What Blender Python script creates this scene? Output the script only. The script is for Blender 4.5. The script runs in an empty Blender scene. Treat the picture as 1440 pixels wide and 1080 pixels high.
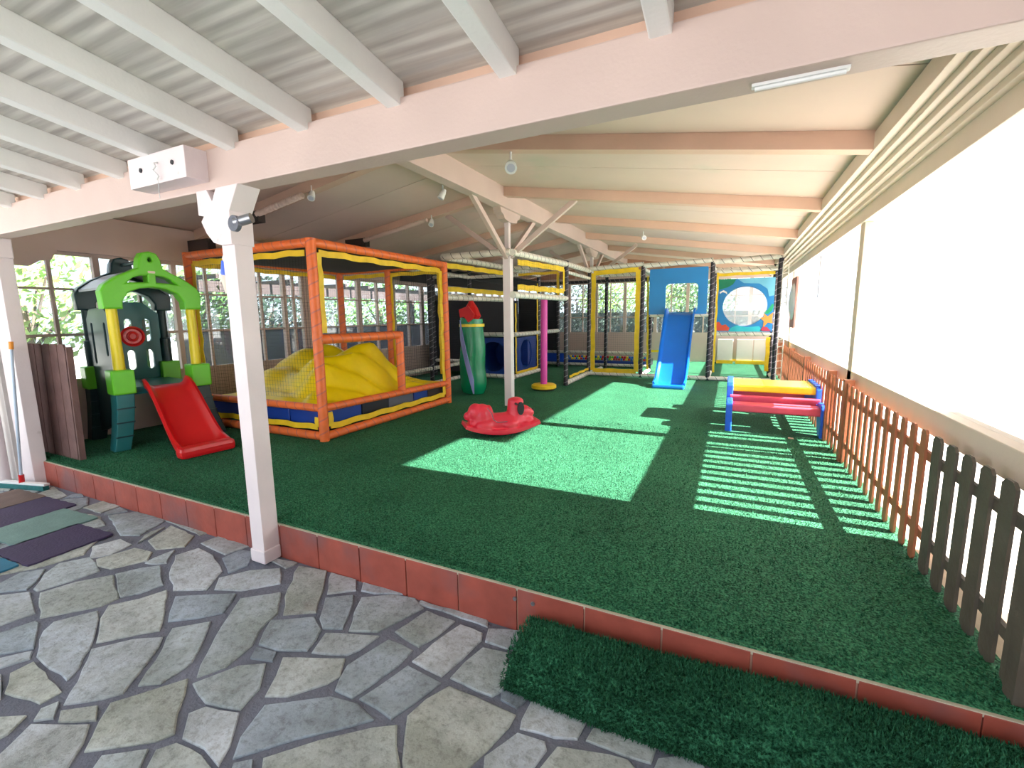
import bpy, bmesh, math, random
from mathutils import Vector, Matrix
from math import pi, sin, cos, radians
random.seed(7)
S = bpy.context.scene
C = S.collection

# ---------------------------------------------------------------- camera
def rot_rows(pitch, yaw, roll):
    cp, sp, cy, sy, cr, sr = cos(pitch), sin(pitch), cos(yaw), sin(yaw), cos(roll), sin(roll)
    base = Matrix(((1, 0, 0), (0, 0, -1), (0, 1, 0)))
    ry = Matrix(((cy, -sy, 0), (sy, cy, 0), (0, 0, 1)))
    rp = Matrix(((1, 0, 0), (0, cp, -sp), (0, sp, cp)))
    rr = Matrix(((cr, -sr, 0), (sr, cr, 0), (0, 0, 1)))
    return rr @ rp @ base @ ry
Mw = rot_rows(.1455, -.4471, -.0121)
cd = bpy.data.cameras.new('camera'); cam = bpy.data.objects.new('camera', cd); C.objects.link(cam)
cd.sensor_width = 36; cd.lens = 641.19 / 1440 * 36; cd.clip_start = .05; cd.clip_end = 300
cm = Matrix((Mw[0], -Mw[1], -Mw[2])).transposed().to_4x4(); cm.translation = (0, 0, 1.6)
cam.matrix_world = cm
S.camera = cam
# ---------------------------------------------------------------- world, sun, exposure
w = bpy.data.worlds.new('sky'); S.world = w; w.use_nodes = True
bg = w.node_tree.nodes['Background']; bg.inputs[0].default_value = (.80, .90, 1.0, 1); bg.inputs[1].default_value = 2.2
sl = bpy.data.lights.new('sun', 'SUN'); sl.energy = 46; sl.angle = .009; sl.color = (1, .96, .92)
so = bpy.data.objects.new('sun', sl); C.objects.link(so)
ELEV = .455
so.rotation_euler = Vector((cos(ELEV), 0, sin(ELEV))).to_track_quat('Z', 'Y').to_euler(); so.location = (20, 6, 12)
S.view_settings.view_transform = 'Standard'; S.view_settings.look = 'None'; S.view_settings.gamma = 1
S.view_settings.use_curve_mapping = False; S.view_settings.exposure = 0.15
S.cycles.use_denoising = True
S.cycles.max_bounces = 8; S.cycles.transparent_max_bounces = 24; S.cycles.caustics_reflective = False

# ---------------------------------------------------------------- materials
def lin(c):
    return tuple((v / 12.92 if v <= .04045 else ((v + .055) / 1.055) ** 2.4) for v in c)
def rgb(r, g, b): return lin((r / 255, g / 255, b / 255))
MATS = {}
def mat(name, col, rough=.6, var=.12, vscale=3., bump=0., bscale=40., spec=.5, metal=0., dirt=None):
    m = bpy.data.materials.new(name); m.use_nodes = True; nt = m.node_tree; N = nt.nodes; L = nt.links
    p = N['Principled BSDF']; p.inputs['Roughness'].default_value = rough
    p.inputs['Specular IOR Level'].default_value = spec; p.inputs['Metallic'].default_value = metal
    tc = N.new('ShaderNodeTexCoord')
    n = N.new('ShaderNodeTexNoise'); n.inputs['Scale'].default_value = vscale; n.inputs['Detail'].default_value = 6
    L.new(tc.outputs['Object'], n.inputs['Vector'])
    r = N.new('ShaderNodeValToRGB'); r.color_ramp.elements[0].position = .3; r.color_ramp.elements[1].position = .7
    r.color_ramp.elements[0].color = tuple(c * (1 - var) for c in col) + (1,)
    r.color_ramp.elements[1].color = tuple(min(1, c * (1 + var)) for c in col) + (1,)
    L.new(n.outputs['Fac'], r.inputs['Fac']); out = r.outputs['Color']
    if dirt:
        n2 = N.new('ShaderNodeTexNoise'); n2.inputs['Scale'].default_value = dirt[1]; n2.inputs['Detail'].default_value = 8
        L.new(tc.outputs['Object'], n2.inputs['Vector'])
        r2 = N.new('ShaderNodeValToRGB'); r2.color_ramp.elements[0].position = dirt[2]; r2.color_ramp.elements[1].position = dirt[2] + .15
        L.new(n2.outputs['Fac'], r2.inputs['Fac'])
        mx = N.new('ShaderNodeMixRGB'); mx.inputs[2].default_value = tuple(dirt[0]) + (1,)
        L.new(r2.outputs['Color'], mx.inputs[0]); L.new(out, mx.inputs[1]); out = mx.outputs[0]
    L.new(out, p.inputs['Base Color'])
    if bump:
        nb = N.new('ShaderNodeTexNoise'); nb.inputs['Scale'].default_value = bscale; nb.inputs['Detail'].default_value = 5
        L.new(tc.outputs['Object'], nb.inputs['Vector'])
        b = N.new('ShaderNodeBump'); b.inputs['Strength'].default_value = bump; b.inputs['Distance'].default_value = .02
        L.new(nb.outputs['Fac'], b.inputs['Height']); L.new(b.outputs[0], p.inputs['Normal'])
    MATS[name] = m; return m
def wrap_mat(name, col, line, pitch=.13, width=.10, rough=.45, var=.15):
    """padded tube with a spiral cord: uses the tube's UVs (u round, v metres along)"""
    m = mat(name, col, rough, var, 9, .25, 30); nt = m.node_tree; N = nt.nodes; L = nt.links
    p = N['Principled BSDF']; src = p.inputs['Base Color'].links[0].from_socket
    uv = N.new('ShaderNodeUVMap'); sp = N.new('ShaderNodeSeparateXYZ'); L.new(uv.outputs[0], sp.inputs[0])
    d = N.new('ShaderNodeMath'); d.operation = 'DIVIDE'; d.inputs[1].default_value = pitch; L.new(sp.outputs[1], d.inputs[0])
    a = N.new('ShaderNodeMath'); a.operation = 'ADD'; L.new(d.outputs[0], a.inputs[0]); L.new(sp.outputs[0], a.inputs[1])
    f = N.new('ShaderNodeMath'); f.operation = 'FRACT'; L.new(a.outputs[0], f.inputs[0])
    c = N.new('ShaderNodeMath'); c.operation = 'LESS_THAN'; c.inputs[1].default_value = width; L.new(f.outputs[0], c.inputs[0])
    mx = N.new('ShaderNodeMixRGB'); L.new(c.outputs[0], mx.inputs[0]); L.new(src, mx.inputs[1]); mx.inputs[2].default_value = tuple(line) + (1,)
    L.new(mx.outputs[0], p.inputs['Base Color']); return m
def glass_mat(name, tint, haze, gloss=.06, diff=(.9, .95, 1)):
    m = bpy.data.materials.new(name); m.use_nodes = True; nt = m.node_tree; N = nt.nodes; L = nt.links
    N.remove(N['Principled BSDF']); o = N['Material Output']
    t = N.new('ShaderNodeBsdfTransparent'); t.inputs[0].default_value = tuple(tint) + (1,)
    g = N.new('ShaderNodeBsdfGlossy'); g.inputs['Roughness'].default_value = .03
    d = N.new('ShaderNodeBsdfTranslucent'); d.inputs[0].default_value = tuple(diff) + (1,)
    noi = N.new('ShaderNodeTexNoise'); noi.inputs['Scale'].default_value = 2.5; noi.inputs['Detail'].default_value = 4
    mr = N.new('ShaderNodeMapRange'); mr.inputs[3].default_value = haze * .5; mr.inputs[4].default_value = haze * 1.5
    L.new(noi.outputs['Fac'], mr.inputs[0])
    m1 = N.new('ShaderNodeMixShader'); L.new(mr.outputs[0], m1.inputs[0]); L.new(t.outputs[0], m1.inputs[1]); L.new(d.outputs[0], m1.inputs[2])
    m2 = N.new('ShaderNodeMixShader'); m2.inputs[0].default_value = gloss; L.new(m1.outputs[0], m2.inputs[1]); L.new(g.outputs[0], m2.inputs[2])
    L.new(m2.outputs[0], o.inputs[0]); MATS[name] = m; return m

pinkwood = mat('pink_white_paint', rgb(212, 188, 180), .5, .05, 2, .08, 60)
rafterpink = mat('salmon_paint', rgb(222, 186, 166), .55, .06, 2, .08, 50)
roofwhite = mat('cream_roof_panel', rgb(228, 202, 190), .6, .05, 1.2, .05, 20, dirt=(rgb(216, 200, 184), 1.3, .62))
creambeam = mat('cream_paint', rgb(230, 212, 196), .5, .05, 2, .06, 50)
postwhite = mat('white_post_paint', rgb(234, 220, 222), .45, .04, 4, .06, 60, dirt=(rgb(190, 170, 165), 7, .68))
joistwhite = mat('white_joist_paint', rgb(248, 248, 246), .5, .04, 3, .05, 60)
gablewood = mat('terracotta_gable_paint', rgb(196, 142, 118), .6, .10, 2, .08, 40)
wallwhite = mat('white_panel_paint', rgb(222, 214, 210), .5, .05, 2, .04, 30, dirt=(rgb(180, 172, 166), 3, .66))
curbtile = mat('terracotta_tile', rgb(158, 76, 62), .5, .2, 6, .15, 25, dirt=(rgb(132, 84, 82), 2.2, .52))
grout = mat('pale_tile_joint', rgb(190, 150, 130), .9)
curbtop = mat('worn_mortar_edge', rgb(186, 176, 156), .85, .15, 8, .2, 60)
mortar = mat('grey_mortar', rgb(112, 114, 128), .9, .22, 4, .5, 60)
fencebrown = mat('red_brown_stained_wood', rgb(170, 104, 72), .6, .16, 6, .15, 50)
fencedark = mat('dark_grey_brown_wood', rgb(92, 84, 74), .7, .22, 5, .2, 40)  # grey-brown, darker than the long red-brown fence
gatewood = mat('faded_plum_brown_wood', rgb(118, 88, 84), .7, .18, 6, .25, 40)
padblack = wrap_mat('black_post_pad', rgb(40, 34, 44), rgb(150, 140, 148), .12, .10)
padwhite = wrap_mat('white_rail_pad', rgb(226, 220, 210), rgb(88, 80, 84), .17, .07)
padorange = wrap_mat('orange_frame_pad', rgb(240, 116, 56), rgb(204, 104, 84), .15, .11, .4, .1)
yellowcloth = mat('yellow_edge_band', rgb(240, 200, 30), .5, .10, 8, .15, 20)
tarp = mat('yellow_tarpaulin', rgb(246, 212, 8), .38, .06, 3, .25, 9)
net = mat('black_netting', rgb(30, 30, 36), .8, 0)
netcloth = mat('black_mesh_cloth', rgb(34, 32, 38), .8, .1)
bluevinyl = mat('blue_vinyl', rgb(28, 64, 150), .35, .12, 5)
blackvinyl = mat('black_vinyl', rgb(26, 24, 34), .45, .1)
greyvinyl = mat('grey_vinyl', rgb(96, 98, 110), .45, .1)
redplast = mat('red_plastic', rgb(214, 28, 34), .3, .04, 3)
rockred = mat('pinkish_red_plastic', rgb(232, 48, 72), .32, .05, 3)
lime = mat('lime_green_plastic', rgb(110, 208, 44), .35, .05, 3)
teal = mat('dark_teal_plastic', rgb(34, 112, 116), .35, .08, 3)
tealdark = mat('deep_green_plastic', rgb(20, 56, 62), .35, .08, 3)
yplast = mat('yellow_plastic', rgb(246, 222, 40), .35, .05, 3)
roofgrey = mat('pale_grey_plastic', rgb(196, 198, 212), .35, .05, 3)
blueplast = mat('bright_blue_plastic', rgb(20, 112, 214), .3, .06, 3)
panelblue = mat('sky_blue_panel', rgb(22, 130, 200), .4, .08, 2)
royal = mat('royal_blue_plastic', rgb(34, 92, 220), .35, .06, 3)
pinkred = mat('faded_red_plastic', rgb(222, 76, 100), .4, .08, 4)
magenta = mat('magenta_pad', rgb(222, 70, 168), .4, .05)
baggreen = mat('glossy_green_vinyl', rgb(14, 138, 92), .25, .08, 4, .35, 9)
lilac = mat('lilac_vinyl', rgb(150, 160, 220), .3, .05)
darkslot = mat('dark_rubber', rgb(28, 26, 34), .6)
white = mat('white_enamel', rgb(236, 236, 236), .35, .03)
mirror = mat('white_dome_plastic', rgb(240, 238, 244), .15, .03)
chrome = mat('bare_metal', rgb(170, 170, 176), .35, .05, metal=1)
string = mat('white_string', rgb(225, 225, 225), .8)
boxdark = mat('dark_unpainted_wood', rgb(58, 46, 44), .8, .15)
matpurple = mat('dark_purple_rubber', rgb(62, 50, 82), .8, .10, 5, .2, 60)
matgreen = mat('grey_green_rubber', rgb(112, 142, 138), .8, .14, 5, .2, 60)
matblue = mat('blue_rubber', rgb(40, 110, 140), .8, .12, 5, .2, 60)
mattan = mat('brown_rubber', rgb(112, 92, 84), .8, .2, 5, .2, 60)
tealbrush = mat('teal_bristles', rgb(30, 104, 104), .7, .2, 40)
orangecap = mat('orange_plastic', rgb(240, 150, 40), .4)
poleblue = mat('pale_blue_pole', rgb(190, 205, 225), .35)
concrete = mat('pale_concrete', rgb(226, 220, 208), .9, .06, 1)
leafdark = mat('dark_leaf', rgb(40, 62, 48), .6, .3, 2)
leafmid = mat('mid_green_leaf', rgb(86, 132, 62), .6, .3, 2)
leaflight = mat('pale_green_leaf', rgb(150, 186, 96), .6, .25, 2)
bark = mat('bark', rgb(90, 74, 62), .9, .2)
hedgeblue = mat('dark_blue_screen_cloth', rgb(34, 40, 62), .7, .2, 1.5)
canopy = mat('white_awning_cloth', rgb(240, 238, 234), .7, .03)
glasspane = glass_mat('window_glass', (.93, .96, .97), .05, .07)
plastic = glass_mat('clear_plastic_sheet', (.97, .98, .98), .08, .04)
domeplastic = glass_mat('clear_dome', (.95, .95, .97), .22, .08)

def corrug():
    m = mat('grey_roof_sheet', rgb(176, 170, 160), .6, .06, 1.5, .0, 20)
    nt = m.node_tree; N = nt.nodes; L = nt.links; p = N['Principled BSDF']
    tc = N.new('ShaderNodeTexCoord'); mp = N.new('ShaderNodeMapping'); mp.inputs['Scale'].default_value = (1.2, 26, 1)
    L.new(tc.outputs['Object'], mp.inputs[0])
    n = N.new('ShaderNodeTexNoise'); n.inputs['Scale'].default_value = 1.0; n.inputs['Detail'].default_value = 3; L.new(mp.outputs[0], n.inputs['Vector'])
    r = N.new('ShaderNodeValToRGB'); r.color_ramp.elements[0].position = .35; r.color_ramp.elements[1].position = .62
    r.color_ramp.elements[0].color = rgb(196, 190, 184) + (1,); r.color_ramp.elements[1].color = rgb(226, 222, 214) + (1,)
    L.new(n.outputs['Fac'], r.inputs[0]); L.new(r.outputs[0], p.inputs['Base Color'])
    wv = N.new('ShaderNodeTexWave'); wv.bands_direction = 'Y'; wv.inputs['Scale'].default_value = 4.2; L.new(tc.outputs['Object'], wv.inputs['Vector'])
    b = N.new('ShaderNodeBump'); b.inputs['Strength'].default_value = .2; b.inputs['Distance'].default_value = .02
    L.new(wv.outputs['Fac'], b.inputs['Height']); L.new(b.outputs[0], p.inputs['Normal']); return m
roofsheet = corrug()
def turfmat():
    m = mat('green_turf', rgb(22, 112, 66), .75, .1, 2)
    nt = m.node_tree; N = nt.nodes; L = nt.links; p = N['Principled BSDF']
    tc = N.new('ShaderNodeTexCoord')
    n = N.new('ShaderNodeTexNoise'); n.inputs['Scale'].default_value = 95; n.inputs['Detail'].default_value = 3; L.new(tc.outputs['Object'], n.inputs['Vector'])
    r = N.new('ShaderNodeValToRGB'); r.color_ramp.elements[0].position = .36; r.color_ramp.elements[1].position = .68
    r.color_ramp.elements[0].color = rgb(10, 68, 44) + (1,); r.color_ramp.elements[1].color = rgb(74, 146, 106) + (1,)
    L.new(n.outputs['Fac'], r.inputs[0])
    n2 = N.new('ShaderNodeTexNoise'); n2.inputs['Scale'].default_value = 1.6; n2.inputs['Detail'].default_value = 4; L.new(tc.outputs['Object'], n2.inputs['Vector'])
    mr = N.new('ShaderNodeMapRange'); mr.inputs[1].default_value = .3; mr.inputs[2].default_value = .7; mr.inputs[3].default_value = .82; mr.inputs[4].default_value = 1.15; L.new(n2.outputs['Fac'], mr.inputs[0])
    mx = N.new('ShaderNodeMixRGB'); mx.blend_type = 'MULTIPLY'; mx.inputs[0].default_value = 1; L.new(r.outputs[0], mx.inputs[1]); L.new(mr.outputs[0], mx.inputs[2])
    L.new(mx.outputs[0], p.inputs['Base Color'])
    b = N.new('ShaderNodeBump'); b.inputs['Strength'].default_value = .8; b.inputs['Distance'].default_value = .02
    L.new(n.outputs['Fac'], b.inputs['Height']); L.new(b.outputs[0], p.inputs['Normal']); return m
turf = turfmat(); turf.node_tree.nodes['Principled BSDF'].inputs['Specular IOR Level'].default_value = .2
def stonemat():
    m = mat('pale_flagstone', rgb(176, 176, 172), .7, .1, 2); nt = m.node_tree; N = nt.nodes; L = nt.links; p = N['Principled BSDF']
    uv = N.new('ShaderNodeUVMap'); sp = N.new('ShaderNodeSeparateXYZ'); L.new(uv.outputs[0], sp.inputs[0])
    r = N.new('ShaderNodeValToRGB'); e = r.color_ramp.elements
    e[0].position = 0; e[0].color = rgb(152, 162, 176) + (1,); e[1].position = 1; e[1].color = rgb(212, 216, 222) + (1,)
    a = e.new(.25); a.color = rgb(186, 198, 210) + (1,); a = e.new(.55); a.color = rgb(198, 202, 196) + (1,); a = e.new(.8); a.color = rgb(196, 204, 214) + (1,)
    L.new(sp.outputs[0], r.inputs[0])
    tc = N.new('ShaderNodeTexCoord')
    n = N.new('ShaderNodeTexNoise'); n.inputs['Scale'].default_value = 5; n.inputs['Detail'].default_value = 9; n.inputs['Roughness'].default_value = .65; L.new(tc.outputs['Object'], n.inputs['Vector'])
    mr = N.new('ShaderNodeMapRange'); mr.inputs[1].default_value = .3; mr.inputs[2].default_value = .7; mr.inputs[3].default_value = .72; mr.inputs[4].default_value = 1.16; L.new(n.outputs['Fac'], mr.inputs[0])
    mx = N.new('ShaderNodeMixRGB'); mx.blend_type = 'MULTIPLY'; mx.inputs[0].default_value = 1; L.new(r.outputs[0], mx.inputs[1]); L.new(mr.outputs[0], mx.inputs[2])
    n3 = N.new('ShaderNodeTexNoise'); n3.inputs['Scale'].default_value = 2.1; n3.inputs['Detail'].default_value = 5; L.new(tc.outputs['Object'], n3.inputs['Vector'])
    r3 = N.new('ShaderNodeValToRGB'); r3.color_ramp.elements[0].position = .62; r3.color_ramp.elements[1].position = .76; L.new(n3.outputs['Fac'], r3.inputs[0])
    mx2 = N.new('ShaderNodeMixRGB'); mx2.inputs[2].default_value = rgb(150, 112, 86) + (1,)
    sc = N.new('ShaderNodeMath'); sc.operation = 'MULTIPLY'; sc.inputs[1].default_value = .35; L.new(r3.outputs[0], sc.inputs[0]); L.new(sc.outputs[0], mx2.inputs[0]); L.new(mx.outputs[0], mx2.inputs[1])
    n4 = N.new('ShaderNodeTexNoise'); n4.inputs['Scale'].default_value = 26; n4.inputs['Detail'].default_value = 8; n4.inputs['Roughness'].default_value = .75; L.new(tc.outputs['Object'], n4.inputs['Vector'])
    r4 = N.new('ShaderNodeValToRGB'); r4.color_ramp.elements[0].position = .34; r4.color_ramp.elements[1].position = .52; r4.color_ramp.elements[0].color = (.52, .50, .48, 1); L.new(n4.outputs['Fac'], r4.inputs[0])
    n5 = N.new('ShaderNodeTexNoise'); n5.inputs['Scale'].default_value = 3.4; n5.inputs['Detail'].default_value = 6; n5.inputs['W' if 'W' in n5.inputs and False else 'Detail'].default_value = 6
    mp5 = N.new('ShaderNodeMapping'); mp5.inputs['Location'].default_value = (7, 3, 1); L.new(tc.outputs['Object'], mp5.inputs[0]); L.new(mp5.outputs[0], n5.inputs['Vector'])
    r5 = N.new('ShaderNodeValToRGB'); r5.color_ramp.elements[0].position = .42; r5.color_ramp.elements[1].position = .66; r5.color_ramp.elements[1].color = (.62, .62, .55, 1); r5.color_ramp.elements[0].color = (1, 1, 1, 1); L.new(n5.outputs['Fac'], r5.inputs[0])
    m3 = N.new('ShaderNodeMixRGB'); m3.blend_type = 'MULTIPLY'; m3.inputs[0].default_value = .85; L.new(mx2.outputs[0], m3.inputs[1]); L.new(r4.outputs[0], m3.inputs[2])
    m4 = N.new('ShaderNodeMixRGB'); m4.blend_type = 'MULTIPLY'; m4.inputs[0].default_value = .8; L.new(m3.outputs[0], m4.inputs[1]); L.new(r5.outputs[0], m4.inputs[2])
    L.new(m4.outputs[0], p.inputs['Base Color'])
    b = N.new('ShaderNodeBump'); b.inputs['Strength'].default_value = .7; b.inputs['Distance'].default_value = .02
    ad = N.new('ShaderNodeMath'); ad.operation = 'ADD'; L.new(n.outputs['Fac'], ad.inputs[0]); L.new(n4.outputs['Fac'], ad.inputs[1]); L.new(ad.outputs[0], b.inputs['Height']); L.new(b.outputs[0], p.inputs['Normal']); return m
stone = stonemat()

# ---------------------------------------------------------------- mesh helpers
class MB:
    def __init__(s): s.v = []; s.f = []; s.uv = {}
    def add(s, vs, fs, uvs=None):
        o = len(s.v); s.v += [tuple(v) for v in vs]
        for i, f in enumerate(fs):
            if uvs: s.uv[len(s.f)] = uvs[i]
            s.f.append(tuple(o + k for k in f))
        return s
    def box(s, x0, x1, y0, y1, z0, z1):
        vs = [(x, y, z) for z in (z0, z1) for y in (y0, y1) for x in (x0, x1)]
        return s.add(vs, [(0, 2, 3, 1), (4, 5, 7, 6), (0, 1, 5, 4), (2, 6, 7, 3), (0, 4, 6, 2), (1, 3, 7, 5)])
    def bar(s, p, q, w, h, up=(0, 0, 1)):
        """box beam from p to q, w across, h along up"""
        p, q = Vector(p), Vector(q); d = (q - p).normalized(); u = Vector(up)
        x = d.cross(u)
        if x.length < 1e-4: x = d.cross(Vector((0, 1, 0)))
        x.normalize(); u = x.cross(d).normalized()
        vs = [c + x * a * w / 2 + u * b * h / 2 for c in (p, q) for b in (-1, 1) for a in (-1, 1)]
        return s.add(vs, [(0, 1, 3, 2), (4, 6, 7, 5), (0, 4, 5, 1), (2, 3, 7, 6), (0, 2, 6, 4), (1, 5, 7, 3)])
    def tube(s, pts, r, seg=10, cap=True):
        pts = [Vector(p) for p in pts]; n = len(pts); rs = r if isinstance(r, (list, tuple)) else [r] * n
        rings = []; L = 0; ls = []
        ref = None
        for i, p in enumerate(pts):
            if i: L += (p - pts[i - 1]).length
            ls.append(L)
            d = (pts[min(i + 1, n - 1)] - pts[max(i - 1, 0)]).normalized()
            if ref is None: ref = Vector((0, 0, 1)) if abs(d.z) < .9 else Vector((1, 0, 0))
            a = d.cross(ref).normalized(); b = a.cross(d).normalized(); ref = b
            rings.append([p + (a * cos(t) + b * sin(t)) * rs[i] for t in [2 * pi * k / seg for k in range(seg)]])
        vs = [v for g in rings for v in g]; fs = []; uv = []
        for i in range(n - 1):
            for k in range(seg):
                k2 = (k + 1) % seg
                fs.append((i * seg + k, i * seg + k2, (i + 1) * seg + k2, (i + 1) * seg + k))
                uv.append([(k / seg, ls[i]), ((k + 1) / seg, ls[i]), ((k + 1) / seg, ls[i + 1]), (k / seg, ls[i + 1])])
        if cap:
            fs.append(tuple(range(seg - 1, -1, -1))); uv.append([(.5, 0)] * seg)
            fs.append(tuple((n - 1) * seg + k for k in range(seg))); uv.append([(.5, 0)] * seg)
        return s.add(vs, fs, uv)
    def lathe(s, c, prof, seg=20, axis='z'):
        c = Vector(c); vs = []; fs = []; n = len(prof)
        for (r, z) in prof:
            for k in range(seg):
                t = 2 * pi * k / seg; a, b = r * cos(t), r * sin(t)
                vs.append(c + (Vector((a, b, z)) if axis == 'z' else Vector((z, a, b)) if axis == 'x' else Vector((a, z, b))))
        for i in range(n - 1):
            for k in range(seg):
                k2 = (k + 1) % seg; fs.append((i * seg + k, i * seg + k2, (i + 1) * seg + k2, (i + 1) * seg + k))
        fs.append(tuple(range(seg - 1, -1, -1))); fs.append(tuple((n - 1) * seg + k for k in range(seg)))
        return s.add(vs, fs)
    def prism(s, poly, fn, t0, t1):
        """poly = 2-D outline, fn(a, b, t) -> 3-D"""
        n = len(poly); vs = [fn(a, b, t0) for a, b in poly] + [fn(a, b, t1) for a, b in poly]
        fs = [tuple(range(n - 1, -1, -1)), tuple(range(n, 2 * n))] + [(i, (i + 1) % n, n + (i + 1) % n, n + i) for i in range(n)]
        return s.add(vs, fs)
    def ball(s, c, r, seg=14, rings=9):
        r = r if isinstance(r, (tuple, list)) else (r, r, r); c = Vector(c); vs = []; fs = []
        for i in range(rings + 1):
            ph = pi * i / rings
            for k in range(seg):
                t = 2 * pi * k / seg; vs.append(c + Vector((r[0] * sin(ph) * cos(t), r[1] * sin(ph) * sin(t), r[2] * cos(ph))))
        for i in range(rings):
            for k in range(seg):
                k2 = (k + 1) % seg; fs.append((i * seg + k, (i + 1) * seg + k, (i + 1) * seg + k2, i * seg + k2))
        return s.add(vs, fs)
    def strip(s, p0, p1, q1, q0, nx, ny, t=.003):
        """grid of thin square wires filling the quad p0 p1 q1 q0"""
        p0, p1, q0, q1 = map(Vector, (p0, p1, q0, q1))
        up = (p1 - p0).cross(q0 - p0).normalized()
        for i in range(nx + 1): s.bar(p0.lerp(p1, i / nx), q0.lerp(q1, i / nx), t, t, up)
        for j in range(ny + 1): s.bar(p0.lerp(q0, j / ny), p1.lerp(q1, j / ny), t, t, up)
        return s
    def build(s, name, m, parent=None, smooth=False, bevel=0, **kw):
        me = bpy.data.meshes.new(name); me.from_pydata(s.v, [], s.f)
        if s.uv:
            ul = me.uv_layers.new(name='UVMap')
            for i, pl in enumerate(me.polygons):
                if i in s.uv:
                    for k, li in enumerate(pl.loop_indices): ul.data[li].uv = s.uv[i][k]
        b = bmesh.new(); b.from_mesh(me)
        bmesh.ops.remove_doubles(b, verts=b.verts, dist=1e-6)
        bmesh.ops.recalc_face_normals(b, faces=b.faces)
        if bevel:
            es = [e for e in b.edges if len(e.link_faces) == 2 and e.calc_face_angle(0) > .6]
            bmesh.ops.bevel(b, geom=es, offset=bevel, segments=2, affect='EDGES', profile=.6)
        b.to_mesh(me); b.free()
        if smooth:
            for pl in me.polygons: pl.use_smooth = True
            try: me.set_sharp_from_angle(angle=.75)
            except Exception: pass
        me.materials.append(m)
        o = bpy.data.objects.new(name, me); C.objects.link(o)
        if parent: o.parent = parent
        return tag(o, **kw)
def tag(o, label=None, cat=None, group=None, kind=None):
    if label: o['label'] = label
    if cat: o['category'] = cat
    if group: o['group'] = group
    if kind: o['kind'] = kind
    return o
def empty(name, loc=(0, 0, 0), rz=0, **kw):
    o = bpy.data.objects.new(name, None); C.objects.link(o); o.location = loc; o.rotation_euler = (0, 0, rz); o.empty_display_size = .1
    return tag(o, **kw)
def loc(o):
    """children built in world coordinates: cancel the parent's offset"""
    for c in o.children: c.matrix_parent_inverse = Matrix.Translation(o.location).inverted()
    return o
def cutout(name, outlines, depth, fn, m, parent=None, bevel=0, **kw):
    """flat plate with holes: outlines[0] outer, others holes; fn maps (a,b,t)->3-D"""
    cu = bpy.data.curves.new(name, 'CURVE'); cu.dimensions = '2D'; cu.fill_mode = 'BOTH'; cu.extrude = depth / 2; cu.bevel_depth = bevel
    if bevel: cu.bevel_resolution = 2; cu.offset = -bevel
    for ol in outlines:
        sp = cu.splines.new('POLY'); sp.points.add(len(ol) - 1)
        for p, (a, b) in zip(sp.points, ol): p.co = (a, b, 0, 1)
        sp.use_cyclic_u = True
    t = bpy.data.objects.new('tmp', cu); C.objects.link(t)
    me = bpy.data.meshes.new_from_object(t); bpy.data.objects.remove(t); bpy.data.curves.remove(cu)
    for v in me.vertices: v.co = fn(*v.co)
    me.name = name; me.materials.clear(); me.materials.append(m)
    b = bmesh.new(); b.from_mesh(me); bmesh.ops.remove_doubles(b, verts=b.verts, dist=1e-5); bmesh.ops.recalc_face_normals(b, faces=b.faces); b.to_mesh(me); b.free()
    o = bpy.data.objects.new(name, me); C.objects.link(o)
    if parent: o.parent = parent
    return tag(o, **kw)
def ell(cx, cy, rx, ry, n=28): return [(cx + rx * cos(2 * pi * k / n), cy + ry * sin(2 * pi * k / n)) for k in range(n)]
def rrect(x0, x1, y0, y1, r, n=4):
    out = []
    for cx, cy, a0 in ((x1 - r, y1 - r, 0), (x0 + r, y1 - r, 90), (x0 + r, y0 + r, 180), (x1 - r, y0 + r, 270)):
        for k in range(n + 1):
            a = radians(a0 + 90 * k / n); out.append((cx + r * cos(a), cy + r * sin(a)))
    return out
T = .235     # turf level
ST = dict(kind='structure')
ORD = ['nearest', 'second', 'third', 'fourth', 'fifth', 'sixth', 'seventh', 'eighth', 'ninth', 'tenth', 'eleventh', 'twelfth', 'thirteenth', 'fourteenth', 'fifteenth']
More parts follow.
